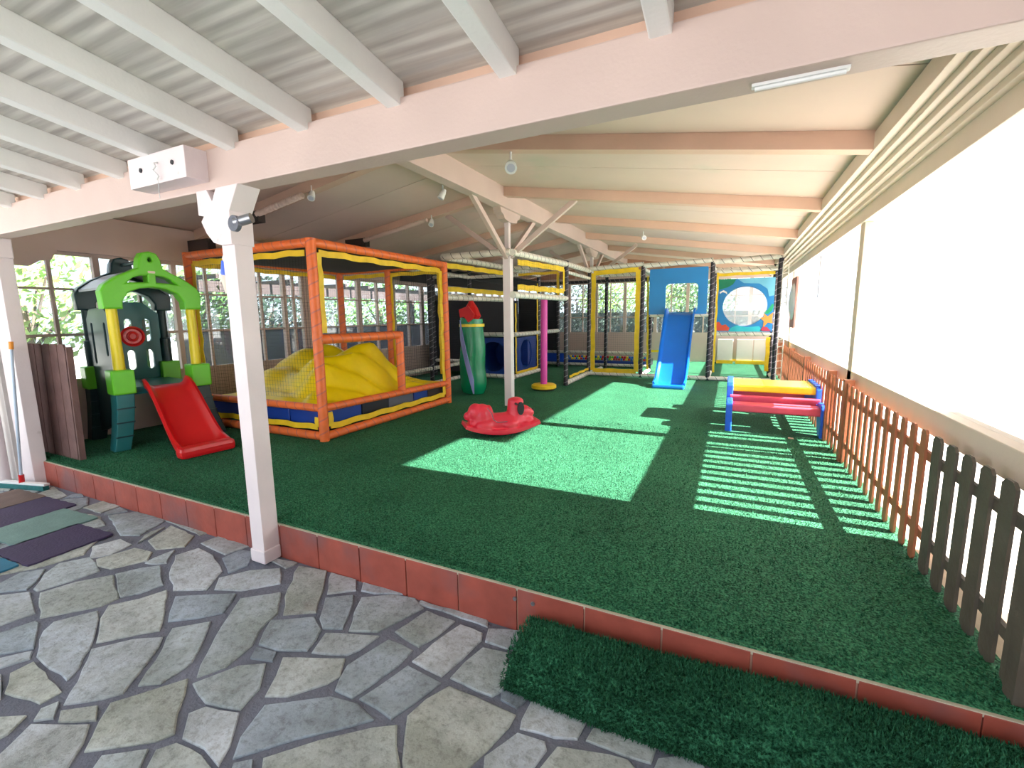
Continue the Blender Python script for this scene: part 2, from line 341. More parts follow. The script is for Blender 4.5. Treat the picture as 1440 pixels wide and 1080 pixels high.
# ================================================================= SETTING
MB().box(-40, 60, -25, 60, -.14, -.06).build('floor_outside', concrete, **ST)
MB().box(-8.2, 1.6, -6, 1.97, -.06, -.008).build('floor', mortar, **ST)
STONES=[[(-366,105),(-361,120),(-349,134),(-316,122),(-316,114),(-334,94)],[(-349,135),(-342,146),(-334,153),(-307,141),(-310,130),(-316,123)],[(-313,116),(-304,127),(-299,139),(-280,128),(-262,116),(-270,109),(-281,97),(-303,108)],[(-287,137),(-275,144),(-257,154),(-246,139),(-255,130),(-266,122)],[(-318,90),(-323,96),(-313,111),(-295,103),(-279,94),(-267,85),(-263,79),(-296,80)],[(-278,94),(-267,107),(-255,114),(-244,103),(-231,86),(-236,80),(-247,72),(-258,81)],[(-258,120),(-245,132),(-234,122),(-223,110),(-222,106),(-222,96),(-230,91),(-240,103)],[(-230,81),(-224,89),(-214,103),(-198,90),(-189,84),(-192,79),(-212,65),(-223,74)],[(-338,75),(-333,92),(-329,92),(-305,82),(-319,69)],[(-314,68),(-303,81),(-297,78),(-304,65)],[(-293,70),(-293,78),(-257,75),(-257,68),(-279,64)],[(-244,70),(-233,78),(-225,74),(-238,67)],[(-247,62),(-225,72),(-217,67),(-209,59),(-207,51),(-224,43),(-237,46)],[(-269,55),(-254,63),(-249,56),(-250,50)],[(-391,89),(-373,103),(-342,95),(-347,77)],[(-392,116),(-400,126),(-391,139),(-363,133),(-365,120),(-370,105),(-375,105)],[(-401,94),(-408,110),(-399,119),(-385,110),(-378,103),(-394,92)],[(-408,147),(-403,162),(-385,161),(-381,147),(-389,138)],[(-383,139),(-377,159),(-359,161),(-349,153),(-359,137),(-372,135)],[(-339,165),(-335,178),(-315,176),(-289,166),(-277,149),(-295,140),(-318,150)],[(-305,176),(-305,189),(-292,191),(-280,177),(-283,166)],[(-283,160),(-273,174),(-257,184),(-242,172),(-257,157),(-273,151)],[(-250,152),(-234,166),(-218,152),(-214,138),(-207,129),(-205,114),(-211,105),(-222,116),(-231,126)],[(-209,102),(-200,118),(-190,124),(-179,113),(-176,102),(-193,98)],[(-194,92),(-191,97),(-175,101),(-164,90),(-160,83),(-172,85),(-184,84)],[(-204,67),(-191,76),(-185,70),(-183,65),(-197,58)],[(-381,169),(-393,191),(-357,188),(-346,175),(-361,164)],[(-463,180),(-449,197),(-407,194),(-396,171),(-410,165)],[(-503,179),(-505,196),(-477,202),(-475,180)],[(-299,64),(-296,68),(-276,62),(-275,57)],[(-188,77),(-184,82),(-170,83),(-159,81),(-164,71),(-178,67)],[(-253,67),(-251,72),(-242,67),(-248,63)],[(-432,199),(-383,200),(-353,199),(-354,190),(-397,194)],[(-341,183),(-340,196),(-304,196),(-308,180)],[(-249,191),(-227,195),(-213,179),(-199,161),(-214,152),(-233,170)],[(-223,194),(-202,196),(-194,186),(-207,176)],[(-205,173),(-192,182),(-182,169),(-175,157),(-185,153),(-193,158)],[(-186,182),(-171,192),(-157,195),(-147,189),(-153,173),(-157,163),(-171,157),(-180,170)],[(-216,146),(-197,158),(-185,152),(-179,138),(-193,132),(-205,131)],[(-181,151),(-154,161),(-156,149),(-159,144),(-176,138)],[(-200,123),(-204,129),(-192,131),(-188,126)],[(-186,130),(-158,142),(-152,133),(-154,127),(-164,115),(-173,111),(-179,121)],[(-148,161),(-132,160),(-132,149),(-138,126),(-148,126),(-154,139)],[(-149,167),(-144,188),(-125,187),(-127,173),(-131,163)],[(-121,186),(-107,185),(-105,180),(-107,165),(-110,152),(-128,154),(-126,168)],[(-153,194),(-109,195),(-107,190),(-130,191),(-152,191)],[(-128,151),(-108,149),(-112,136),(-116,125),(-135,127)],[(-147,123),(-134,125),(-122,122),(-129,115),(-144,102),(-158,87),(-164,94),(-169,108)],[(-148,92),(-135,106),(-120,119),(-112,124),(-94,105),(-139,84)],[(-156,86),(-151,90),(-145,85),(-151,80)],[(-196,194),(-166,195),(-182,188),(-191,187)],[(-102,176),(-89,178),(-84,168),(-81,157),(-84,152),(-106,153),(-105,164)],[(-104,149),(-90,149),(-71,148),(-71,142),(-74,130),(-77,121),(-76,115),(-94,106),(-106,121),(-111,129),(-109,139)],[(-68,157),(-59,158),(-44,157),(-45,148),(-53,145),(-67,143),(-68,147)],[(-74,127),(-67,141),(-56,142),(-54,139),(-56,130),(-59,123),(-70,118)],[(-51,142),(-40,145),(-26,148),(-23,146),(-25,139),(-53,126),(-54,131)],[(-41,155),(-30,159),(-17,158),(-18,150),(-27,149),(-42,149)],[(-16,153),(-8,158),(0,157),(-3,149),(-18,142)],[(-82,157),(-71,157),(-70,156),(-72,151),(-80,152)],[(-106,189),(-90,195),(-88,186),(-90,180),(-103,180)]]
mb = MB(); rr_ = random.Random(3)
polys = [[(a / 100, b / 100) for a, b in p] for p in STONES]
def inside(x, y, p):
    c = False
    for i in range(len(p)):
        (x1, y1), (x2, y2) = p[i], p[i - 1]
        if (y1 > y) != (y2 > y) and x < (x2 - x1) * (y - y1) / (y2 - y1) + x1: c = not c
    return c
pts = [q for p in polys for q in p]
extra = []
for i in range(-20, 5):
    for j in range(-14, 5):
        jit = lambda a, b: (.42 * a + .12 * sin(a * 7.1 + b * 3.3), .40 * b + .12 * sin(a * 2.3 + b * 5.7))
        q = [jit(i, j), jit(i + 1, j), jit(i + 1, j + 1), jit(i, j + 1)]
        cx, cy = sum(a for a, _ in q) / 4, sum(b for _, b in q) / 4
        q = [(cx + (a - cx) * .9, min(cy + (b - cy) * .9, 1.93)) for a, b in q]
        if max(b for _, b in q) > 1.94 or cy > 1.85: continue
        test = q + [(cx, cy)]
        if any(math.hypot(a - s, b - t) < .14 for a, b in test for s, t in pts) or any(inside(a, b, p) for a, b in test for p in polys): continue
        extra.append(q)
def segd(x, y, p):
    best = 9
    for i in range(len(p)):
        (x1, y1), (x2, y2) = p[i - 1], p[i]; dx, dy = x2 - x1, y2 - y1; t = max(0, min(1, ((x - x1) * dx + (y - y1) * dy) / (dx * dx + dy * dy + 1e-9)))
        best = min(best, math.hypot(x - x1 - t * dx, y - y1 - t * dy))
    return best
allp = polys + extra; tries = 0
while tries < 2600:
    tries += 1; cx, cy = rr_.uniform(-7.0, 1.2), rr_.uniform(.3, 1.93)
    if any(inside(cx, cy, p) for p in allp if abs(p[0][0] - cx) < 1.2): continue
    near = [p for p in allp if abs(p[0][0] - cx) < 1.3]
    R0 = min([segd(cx, cy, p) for p in near] + [.32]) 
    if R0 < .055: continue
    q = []
    a0_ = rr_.uniform(0, 6)
    for k in range(7):
        a = a0_ + 2 * pi * k / 7; r_ = R0 * .5
        while r_ < .30:
            x, y = cx + r_ * cos(a), cy + r_ * sin(a)
            if y > 1.93 or any(inside(x, y, p) or segd(x, y, p) < .03 for p in near): break
            r_ += .02
        q.append((cx + (r_ - .015) * cos(a), cy + (r_ - .015) * sin(a)))
    allp.append(q)
for p in allp:
    p = [(a, min(b, 1.945)) for a, b in p]
    # subdivide and roughen the outline
    out = []
    for k in range(len(p)):
        (a, b), (c, d) = p[k], p[(k + 1) % len(p)]; L_ = math.hypot(c - a, d - b); n = max(1, int(L_ / .07))
        for m_ in range(n):
            t = m_ / n; jx = rr_.uniform(-.006, .006) if m_ else 0
            out.append((a + (c - a) * t + jx, b + (d - b) * t + jx))
    cx, cy = sum(a for a, _ in out) / len(out), sum(b for _, b in out) / len(out); n = len(out); u = rr_.random()
    vs = [(a, b, -.009) for a, b in out] + [(a, b, -.002) for a, b in out] + [(cx + (a - cx) * .96, cy + (b - cy) * .96, .002) for a, b in out]
    fs = [tuple(range(2 * n, 3 * n))]; 
    for k in range(n):
        k2 = (k + 1) % n; fs += [(k, k2, n + k2, n + k), (n + k, n + k2, 2 * n + k2, 2 * n + k)]
    mb.add(vs, fs, [[(u, .5)] * len(f) for f in fs])
mb.build('floor_flagstones', stone, **ST)
# raised platform
MB().box(-6.9, 1.16, 2.02, 15.2, 0, T - .012).build('floor_platform', curbtop, **ST)
MB().box(-6.9, 1.03, 1.962, 15.2, T - .012, T).build('floor_turf', turf, **ST)
cb = MB(); xs = [-6.6 + .355 * k for k in range(22)]
for k in range(len(xs) - 1): cb.box(xs[k] + .004, min(xs[k + 1] - .004, 1.04), 1.945, 1.97, -.01, T - .008)
cb.box(1.04 - .185, 1.04, 1.945, 1.97, -.01, T - .008)
cb.build('trim_curb_tiles', curbtile, bevel=.003, **ST)
MB().box(-6.9, 1.04, 1.955, 2.02, -.02, T - .02).build('trim_curb_joints', grout, **ST)
MB().box(-6.9, 1.04, 1.947, 1.99, T - .02, T - .004).build('trim_curb_edge', curbtop, **ST)
for x in (-.93, -.83):
    MB().tube([(x, 1.946, .172), (x, 1.938, .172)], .011, 10).build('anchor_bolt', chrome, label='small metal anchor in the terracotta curb, %s one' % ('farther from' if x < -.9 else 'nearer to') + ' the turf step', cat='bolt', group='anchors in the curb')
bl = MB(); r2 = random.Random(5)
def blade(mb, x, y, z, h, n=(0, 0, 1), w=.004):
    a = r2.uniform(0, 2 * pi); n = Vector(n); d = Vector((cos(a), sin(a), 0)) * w; o = Vector((r2.uniform(-1, 1), r2.uniform(-1, 1), r2.uniform(-1, 1))) * h * .5
    p = Vector((x, y, z)); mb.v += [tuple(p - d), tuple(p + d), tuple(p + n * h + o)]; k = len(mb.v); mb.f.append((k - 3, k - 2, k - 1))
for k in range(52000):
    y = 1.99 + 3.8 * r2.random() ** 1.7; x = r2.uniform(-6.0 if y > 2.4 else -6.7, 1.0)
    blade(bl, x, y, T - .002, .016, w=.0035)
def raw(mb, name, m, **kw):
    me = bpy.data.meshes.new(name); me.from_pydata(mb.v, [], mb.f); me.materials.append(m)
    o = bpy.data.objects.new(name, me); C.objects.link(o); return tag(o, **kw)
raw(bl, 'turf_pile', turf, kind='stuff', label='short green artificial grass pile on the raised play floor', cat='grass')
# turf covered step
st = empty('turf_step', (.04, 1.75, 0), label='low step wrapped in dark green artificial grass in front of the curb', cat='step')
prof = [(1.94, 0.0), (1.94, .10), (1.90, .125), (1.82, .14), (1.73, .14), (1.66, .12), (1.615, .08), (1.585, .03), (1.575, 0.0)]
def lift(x, z): return z * (1 + .38 * (x + .82) / 1.8)
sm = MB(); nx = 24
for i in range(nx + 1):
    x = -.82 + 1.78 * i / nx; e = .03 * (1 if i in (0, nx) else 0)
    for (y, z) in prof: sm.v.append((x, y + .012 * sin(x * 4), max(0, lift(x, z) - e + (.006 * sin(x * 6) if z > .1 else 0))))
P = len(prof)
for i in range(nx):
    for k in range(P - 1): sm.f.append((i * P + k, (i + 1) * P + k, (i + 1) * P + k + 1, i * P + k + 1))
    sm.f.append((i * P + P - 1, (i + 1) * P + P - 1, (i + 1) * P, i * P))
sm.f.append(tuple(range(P))); sm.f.append(tuple(nx * P + k for k in range(P - 1, -1, -1)))
sm.build('turf_cover', turf, st, smooth=True)
sb = MB()
for k in range(26000):
    i = r2.random() ** 1 * (P - 2); j = int(i) + 1; j = min(j, P - 2); t = r2.random()
    y = prof[j][0] * (1 - t) + prof[j + 1][0] * t; z = prof[j][1] * (1 - t) + prof[j + 1][1] * t; x = r2.uniform(-.83, .955)
    nn = Vector((0, prof[j + 1][1] - prof[j][1], -(prof[j + 1][0] - prof[j][0]))).normalized()
    if nn.z < 0: nn = -nn
    if abs(nn.y) > .5 and nn.y > 0: nn = -nn
    blade(sb, x, y + .012 * sin(x * 4), lift(x, z) + .001, .02, nn, .004)
me = bpy.data.meshes.new('turf_pile'); me.from_pydata(sb.v, [], sb.f); me.materials.append(turf); o = bpy.data.objects.new('grass_pile', me); C.objects.link(o); o.parent = st; o['kind'] = 'stuff'
loc(st)

# ---- window walls ------------------------------------------------
def window_wall(n0, fixed, a0, a1, axis, zs, cols, thick, wallm, base=T, ltop=2.72):
    """wall in plane x=fixed (axis 'x') or y=fixed; a runs along it; zs = bottom, sill, transom, top"""
    zb, zsill, ztr, zt = zs
    def bx(mb, a, b, z0, z1, d0, d1):
        if axis == 'x': mb.box(fixed + d0, fixed + d1, a, b, z0, z1)
        else: mb.box(a, b, fixed - d1, fixed - d0, z0, z1)
    bnames = 'left' if axis == 'x' else 'back'
    m = MB(); bx(m, a0, a1, base, zb, -.06, .03); m.build('wall_%s_low' % bnames, wallm, **ST)
    m = MB(); bx(m, a0, a1, zt, ltop + (.1 if axis == 'x' else 0), -.06, .10); m.build('wall_%s_lintel' % bnames, pinkwood, **ST)
    k = n0
    for i in range(len(cols) - 1):
        c0, c1 = cols[i], cols[i + 1]; w = empty('window_%d' % k, kind='structure'); k += 1
        f = MB()
        for a, b in ((c0, c0 + thick), (c1 - thick, c1)): bx(f, a, b, zb, zt, -.03, .04)
        mid = (c0 + c1) / 2; bx(f, mid - .016, mid + .016, zb, zt, -.02, .025)
        for zc, h in ((zb + .02, .04), (zsill, .03), (ztr, .024), (zt - .02, .035)): bx(f, c0, c1, zc - h / 2, zc + h / 2, -.02, .03)
        f.build('window_frame', wallm, w)
        g = MB(); bx(g, c0, c1, zb, zt, -.004, .0); g.build('glass', glasspane, w)
    return k
k = window_wall(1, -6.85, 1.96, 14.6, 'x', (.91, 1.46, 1.975, 2.39), [2.04, 2.88, 3.72, 4.56, 5.40, 5.78], .03, pinkwood)
MB().box(-6.92, -6.78, 5.78, 6.08, T, 2.4).build('wall_left_pier', pinkwood, **ST)
for (p, q) in [(6.08, 7.13), (7.13, 8.18), (8.18, 9.23), (9.23, 10.28), (10.28, 11.33), (11.33, 12.38), (12.38, 13.43), (13.43, 14.5)]:
    w = empty('window_%d' % k, kind='structure'); k += 1; f = MB()
    for a, b in ((p, p + .05), (q - .05, q), ((p + q) / 2 - .016, (p + q) / 2 + .016)): f.box(-6.88, -6.81, a, b, .91, 2.39)
    for zc, h in ((.93, .04), (1.46, .03), (1.975, .024), (2.37, .035)): f.box(-6.87, -6.82, p, q, zc - h / 2, zc + h / 2)
    f.build('window_frame', pinkwood, w); MB().box(-6.854, -6.85, p, q, .91, 2.39).build('glass', glasspane, w)
k = window_wall(k, 14.5, -6.9, 1.1, 'y', (1.05, 1.56, 2.13, 2.64), [-6.75, -5.75, -4.82, -3.92, -3.02, -2.1, -1.2, -.3, .45, 1.05], .045, pinkwood, ltop=2.8)
# gable over the back windows
gm = MB(); gm.prism([(-6.9, 2.8), (1.15, 2.8), (1.15, 2.82), (-3.05, 3.45), (-6.9, 2.82)], lambda a, b, t: (a, t, b), 14.46, 14.56); gm.build('wall_back_gable', gablewood, **ST)
sg = MB()
for x in (-4.6, -1.9, -.4): sg.box(x - .03, x + .03, 14.43, 14.47, 2.8, 3.1)
sg.build('trim_gable', rafterpink, **ST)
# left return wall beside the patio
MB().box(-9, -6.52, 1.86, 1.96, 0, 2.4).build('wall_left_return', wallwhite, **ST)
tr = MB(); tr.box(-8, -6.55, 1.845, 1.86, 1.02, 1.06); tr.box(-7.2, -7.17, 1.845, 1.86, 0, 2.3); tr.build('trim_panel', pinkwood, **ST)
cn = MB(); cn.prism([(2.0, 2.39), (2.0, 2.20), (2.28, 2.20), (2.36, 2.26), (2.46, 2.28), (2.52, 2.39)], lambda a, b, t: (t, a, b), -6.80, -6.74); cn.build('trim_bracket', pinkwood, **ST)

# ---- roof ----------------------------------------------------------
def zr(x): return 3.42 - .158 * abs(x + 3.05)
for nm, xe in (('ceiling_sunny_side', 1.3), ('ceiling_window_side', -7.1)):
    c = MB(); vs = []
    ys = [1.9, 3.1, 5.0, 7.05, 9.05, 11.05, 13.05, 14.7]
    for i in range(len(ys) - 1):
        y0, y1 = ys[i] + .006, ys[i + 1] - .006
        c.prism([(-3.05, zr(-3.05)), (xe, zr(xe)), (xe, zr(xe) + .05), (-3.05, zr(-3.05) + .05)], lambda a, b, t: (a, t, b), y0, y1)
    c.build(nm, roofwhite, **ST)
    c = MB(); c.prism([(-3.05, zr(-3.05) + .05), (xe, zr(xe) + .05), (xe, zr(xe) + .09), (-3.05, zr(-3.05) + .09)], lambda a, b, t: (a, t, b), 1.85, 15.0); c.build(nm + '_cover', boxdark, **ST)
ff = 'long cream coloured '
MB().box(-3.13, -2.97, 1.98, 14.46, 3.14, 3.415).build('roof_beam', pinkwood, bevel=.006, label='pale pink ridge beam running away over the central posts', cat='beam')
for i, y in enumerate((4.0, 6.0, 8.0, 10.0, 12.0, 13.9)):
    for sd, xe, txt in ((1, .85, 'over the sunlit fence side'), (-1, -6.78, 'over the glazed wall side')):
        r = MB(); x0 = -3.05 + sd * .08
        r.prism([(x0, zr(x0)), (xe, zr(xe)), (xe, zr(xe) - .125), (x0, zr(x0) - .125)], lambda a, b, t: (a, t, b), y, y + .12)
        r.build('rafter', rafterpink, bevel=.004, label='%s salmon rafter from the front beam, %s' % (ORD[i], txt), cat='rafter', group='rafters of the play area roof')
# front beam and eaves
MB().box(-7.3, 1.45, 1.83, 1.97, 2.38, 2.61).build('roof_beam', pinkwood, bevel=.008, label='big pale pink beam crossing above the curb in front of the play area', cat='beam')
MB().box(-7.3, 1.45, 1.90, 1.96, 2.61, 2.80).build('trim_ledger', rafterpink, **ST)
gm = MB(); gm.prism([(-7.1, 2.8), (1.3, 2.8), (-3.05, 3.42)], lambda a, b, t: (a, t, b), 1.91, 1.95); gm.build('wall_front_gable', pinkwood, **ST)
er = MB(); er.box(.80, 1.3, 1.98, 14.5, 2.68, 2.80)
for i in range(4): er.box(.855 + .045 * i, 1.15, 1.98, 14.5, 2.645 - .035 * i, 2.69 - .035 * i)
er.build('trim_eave_mouldings', creambeam, bevel=.004, **ST)
MB().box(1.03, 1.16, 1.98, 14.5, 2.42, 2.56).build('roof_beam', creambeam, bevel=.006, label='cream eave beam resting on the posts above the fence', cat='beam')
MB().box(1.16, 1.9, 1.0, 4.35, 2.49, 2.53).build('ceiling_overhang', canopy, **ST)
MB().box(1.16, 2.45, 4.35, 14.5, 2.49, 2.52).build('ceiling_overhang_sun_blocker', canopy, **ST)  # extra depth made up to pull in the far edge of the sun patch
# front roof
fr = MB(); zf = lambda y: 2.69 + .145 * (1.83 - y)
fr.prism([(1.93, zf(1.93)), (-2.2, zf(-2.2)), (-2.2, zf(-2.2) + .04), (1.93, zf(1.93) + .04)], lambda a, b, t: (t, a, b), -9, 2.2)
fr.build('ceiling_patio', roofsheet, **ST)
for i, x in enumerate([.90, .31, -.28, -.88, -1.47, -2.07, -2.66, -3.27, -3.84, -4.43, -5.02, -5.61, -6.20, -6.8]):
    j = MB(); j.prism([(1.86, zf(1.86)), (-2.1, zf(-2.1)), (-2.1, zf(-2.1) - .115), (1.86, zf(1.86) - .115)], lambda a, b, t: (t, a, b), x - .04, x + .04)
    j.build('joist', joistwhite, bevel=.006, label='%s white roof joist over the stone patio, counted from the fence side' % ('first' if i == 0 else ORD[i]), cat='joist', group='white joists of the patio roof')

# ---- right wall ------------------------------------------------------
MB().box(1.05, 1.16, 1.98, 14.5, .91, 1.055).build('wall_right_cap', creambeam, bevel=.008, **ST)
for i, (y, wd, txt) in enumerate(((1.86, .2, 'thick white corner post at the near end of the fence'), (5.28, .16, 'cream post halfway along the fence between the plastic sheets'), (10.6, .16, 'far cream post behind the fence near the painted sea panel'))):
    MB().box(.975 if i == 0 else 1.05, 1.19, y, y + (.1 if i == 0 else wd), -.01 if i == 0 else 0, 2.42).build('post', creambeam, bevel=.006, label=txt, cat='post')
for i, (a, b) in enumerate(((2.08, 5.28), (5.44, 10.6), (10.76, 14.5))):
    w = empty('window_%d' % k, kind='structure'); k += 1
    MB().box(1.11, 1.113, a, b, 1.055, 2.43).build('plastic_sheet', plastic, w)
    sm_ = MB()
    for t in ((.0,), (.0, .5), (.0, .5))[i]: sm_.box(1.105, 1.118, a + (b - a) * t, a + (b - a) * t + .008, 1.055, 2.43)
    sm_.build('sheet_seam', greyvinyl, w)
# unseen wall added outside to keep the sun off the near end
MB().box(1.75, 2.0, -5, 3.28, -.06, 3.1).build('wall_sun_blocker', wallwhite, **ST)
# ================================================================= FENCE
def fence(name, y0, n, pitch, m, label, h=.038):
    f = empty(name, (1.0, y0, T), label=label, cat='fence')
    proto = None
    for i in range(n):
        y = y0 + pitch * (i + .5)
        if proto is None:
            p = MB()
            p.prism([(-h, .255), (-h * .5, .235), (h * .5, .235), (h, .255), (h, .95), (h * .5, .972), (-h * .5, .972), (-h, .95)], lambda a, b, t: (t, a, b), .972, .985)
            proto = p.build('picket', m, f); o = proto
        else:
            o = proto.copy(); C.objects.link(o)
        o.location = (0, y, 0)
    for z in (.40, .835):
        MB().box(.985, 1.004, y0, y0 + n * pitch, z - .024, z + .024).build('rail', m, f)
    return f
def fpost(f, y, m, top=1.0): MB().box(.955, 1.03, y - .035, y + .035, T, top).build('post', m, f)
f1 = fence('picket_fence', 2.03, 6, .168, fencedark, 'dark grey-brown picket fence panel at the near end, beside the curb', .050)
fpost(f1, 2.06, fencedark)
f2 = fence('picket_fence', 3.05, 68, .166, fencebrown, 'long red-brown picket fence running away along the sunny side')
for y in (5.02, 5.8, 7.6, 9.4, 11.2): fpost(f2, y, fencebrown)
loc(f1); loc(f2)
for f in (f1, f2):
    for c in f.children:
        if c.name.startswith('picket'): pass

# ================================================================= POSTS
fp = empty('roof_post', (-2.765, 1.89, 0), label='near white square post standing on the stone floor against the terracotta curb', cat='post')
m = MB(); m.box(-2.825, -2.705, 1.83, 1.945, .0, 2.06); m.build('shaft', postwhite, fp, bevel=.004)
m = MB(); m.box(-2.835, -2.695, 1.82, 1.945, 0, .09); m.build('foot', postwhite, fp, bevel=.01)
cap = [(-2.99, 2.38), (-2.99, 2.24), (-2.94, 2.23), (-2.97, 2.20), (-2.93, 2.13), (-2.87, 2.07), (-2.80, 2.05), (-2.70, 2.05), (-2.695, 2.24), (-2.60, 2.38), (-2.80, 2.38), (-2.845, 2.31), (-2.89, 2.38)]
m = MB(); m.prism(cap, lambda a, b, t: (a, t, b), 1.81, 1.955); m.build('carved_bracket', postwhite, fp, bevel=.004)
loc(fp)
def ridge_post(y, base, label):
    p = empty('roof_post', (-3.07, y, base), label=label, cat='post')
    MB().box(-3.13, -3.01, y - .055, y + .055, base, 2.5).build('shaft', postwhite, p, bevel=.006)
    MB().box(-3.105, -3.035, y - .035, y + .035, 2.5, 3.15).build('upper_shaft', postwhite, p, bevel=.004)
    s_ = MB(); s_.prism([(y - .34, 3.14), (y - .30, 3.07), (y - .24, 3.05), (y - .2, 3.0), (y - .06, 2.98), (y + .06, 2.98), (y + .2, 3.0), (y + .24, 3.05), (y + .3, 3.07), (y + .34, 3.14)], lambda a, b, t: (t, a, b), -3.13, -3.01)
    s_.build('saddle', pinkwood, p, bevel=.004)
    for q, w_ in (((-3.07, y - 1.05, 3.17), .07), ((-3.07, y + 1.0, 3.17), .07), ((-2.02, y, 3.19), .07), ((-4.12, y, 3.19), .07)):
        a = Vector((-3.07, y, 2.46)); b = Vector(q)
        MB().bar(a, b, .06, w_).build('brace', pinkwood, p, bevel=.004)
    return loc(p)
ridge_post(6.31, T, 'middle white post with four diagonal braces, behind the red rocker')
ridge_post(10.85, T, 'far pale pink braced post seen over the yellow edged net panel')
# posts by the patio wall
m = empty('wall_post', (-6.3, 1.9, 0), label='broad white post at the patio end of the curb, beside the squeegee', cat='post')
MB().box(-6.42, -6.14, 1.86, 1.97, 0, 2.38).build('shaft', postwhite, m, bevel=.006); MB().box(-6.45, -6.11, 1.84, 1.97, 2.2, 2.38).build('capital', postwhite, m, bevel=.01); loc(m)
MB().tube([(-6.60, 1.78, .0), (-6.60, 1.78, 2.38)], .055, 14).build('drain_pipe', postwhite, smooth=True, label='round white pipe running down beside the broad white post', cat='pipe')
# block on the beam
bb = empty('mounting_block', (-3.17, 1.79, 2.5), label='white wooden block fixed to the front beam above the near post, with a hook', cat='block')
MB().box(-3.47, -2.88, 1.70, 1.83, 2.425, 2.60).build('block', postwhite, bb, bevel=.004)
for x in (-3.33, -3.0): MB().tube([(x, 1.702, 2.52), (x, 1.694, 2.52)], .014, 8).build('bolt_hole', darkslot, bb)
MB().tube([(-3.15, 1.70, 2.54), (-3.15, 1.68, 2.53), (-3.13, 1.675, 2.51), (-3.15, 1.67, 2.49), (-3.13, 1.675, 2.47), (-3.12, 1.68, 2.455), (-3.14, 1.68, 2.44)], .006, 6).build('hook', white, bb)
MB().tube([(-3.13, 1.68, 2.45), (-3.13, 1.68, 2.33)], .002, 5).build('cord', string, bb); loc(bb)

# ================================================================= LAMPS AND PIPES
def spot(x, y, z, d, label, sc=1.0, m=white):
    s_ = empty('spotlight', (x, y, z), label=label, cat='lamp', group='ceiling spotlights'); d = Vector(d).normalized(); p = Vector((x, y, z))
    MB().tube([p + Vector((0, 0, .10 * sc)), p + Vector((0, 0, .03 * sc)), p], .008 * sc, 6).build('arm', m, s_)
    a = p - d * .05 * sc; b = p + d * .07 * sc
    MB().tube([a, p, b], [.022 * sc, .036 * sc, .042 * sc], 14).build('lamp_head', m, s_, smooth=True)
    MB().tube([b, b + d * .004], .028 * sc, 14).build('lens', roofgrey, s_); loc(s_); return s_
spot(-1.93, 4.06, 3.00, (.35, -.75, -.5), 'white spotlight hanging from the nearest rafter above the middle of the play area', 1.35)
spot(-3.25, 4.9, 3.10, (-.3, -.3, -.8), 'small white spotlight below the ridge beam, before the braced middle post')
spot(-4.45, 4.0, 3.03, (.3, -.5, -.7), 'white spotlight above the orange cage, at the end of the lagged pipe')
spot(-1.5, 8.6, 2.98, (.4, -.8, -.3), 'distant white spotlight above the tall yellow edged net panel')
spot(-4.2, 6.0, 3.05, (.2, -.5, -.6), 'white spotlight on the second rafter behind the orange cage')
def pipe(y, x0, x1, label):
    p = empty('lagged_pipe', ((x0 + x1) / 2, y, 3), label=label, cat='pipe'); pts = []; n = 46
    for i in range(n):
        x = x0 + (x1 - x0) * i / (n - 1); pts.append((x, y - .05 + .004 * sin(i), zr(x) - .16))
    MB().tube(pts, [.030 + .010 * (i % 2) for i in range(n)], 8).build('lagging', roofwhite, p, smooth=True)
    MB().box(x1 - .42, x1 + .02, y - .06, y + .04, zr(x1) - .25, zr(x1) - .12).build('end_box', boxdark, p); return loc(p)
pipe(4.0, -4.55, -5.35, 'ribbed pale pipe under the nearest rafter, ending in a dark box near the white post')
pipe(6.0, -4.25, -5.5, 'ribbed pale pipe under the second rafter, above the orange cage')
db = MB(); db.box(-6.75, -6.3, 3.9, 4.0, 2.45, 2.68); db.build('dark_box', boxdark, label='dark box under the lintel beside the back corner of the play tower', cat='box')
lp = empty('wall_lamp', (-2.97, 1.96, 1.95), label='small lamp with beige shade and blue neck behind the near white post', cat='lamp')
MB().tube([(-2.86, 1.92, 2.02), (-3.0, 1.97, 2.0)], .03, 10).build('bracket', postwhite, lp)
MB().lathe((-3.03, 2.0, 1.89), [(.045, .10), (.055, .02), (.05, 0)], 16).build('neck', royal, lp, smooth=True)
MB().lathe((-3.04, 2.0, 1.78), [(.034, 0), (.055, .115), (.05, .12)], 16).build('lamp_shade', creambeam, lp, smooth=True); loc(lp)
sk = empty('round_sensor', (-2.60, 1.83, 2.16), label='round dark metal disc lamp clamped to the near white post', cat='lamp')
MB().tube([(-2.62, 1.80, 2.155), (-2.62, 1.775, 2.155)], .045, 18).build('disc', greyvinyl, sk); MB().tube([(-2.62, 1.79, 2.16), (-2.53, 1.83, 2.185)], .028, 10).build('arm', chrome, sk, smooth=True); loc(sk)
tl = empty('tube_light', (.16, 1.9, 2.365), label='slim white tube light under the front beam near the fence side', cat='lamp')
MB().box(.02, .30, 1.885, 1.915, 2.37, 2.382).build('housing', white, tl, bevel=.003); MB().tube([(.03, 1.9, 2.366), (.29, 1.9, 2.366)], .007, 10).build('tube', white, tl); loc(tl)

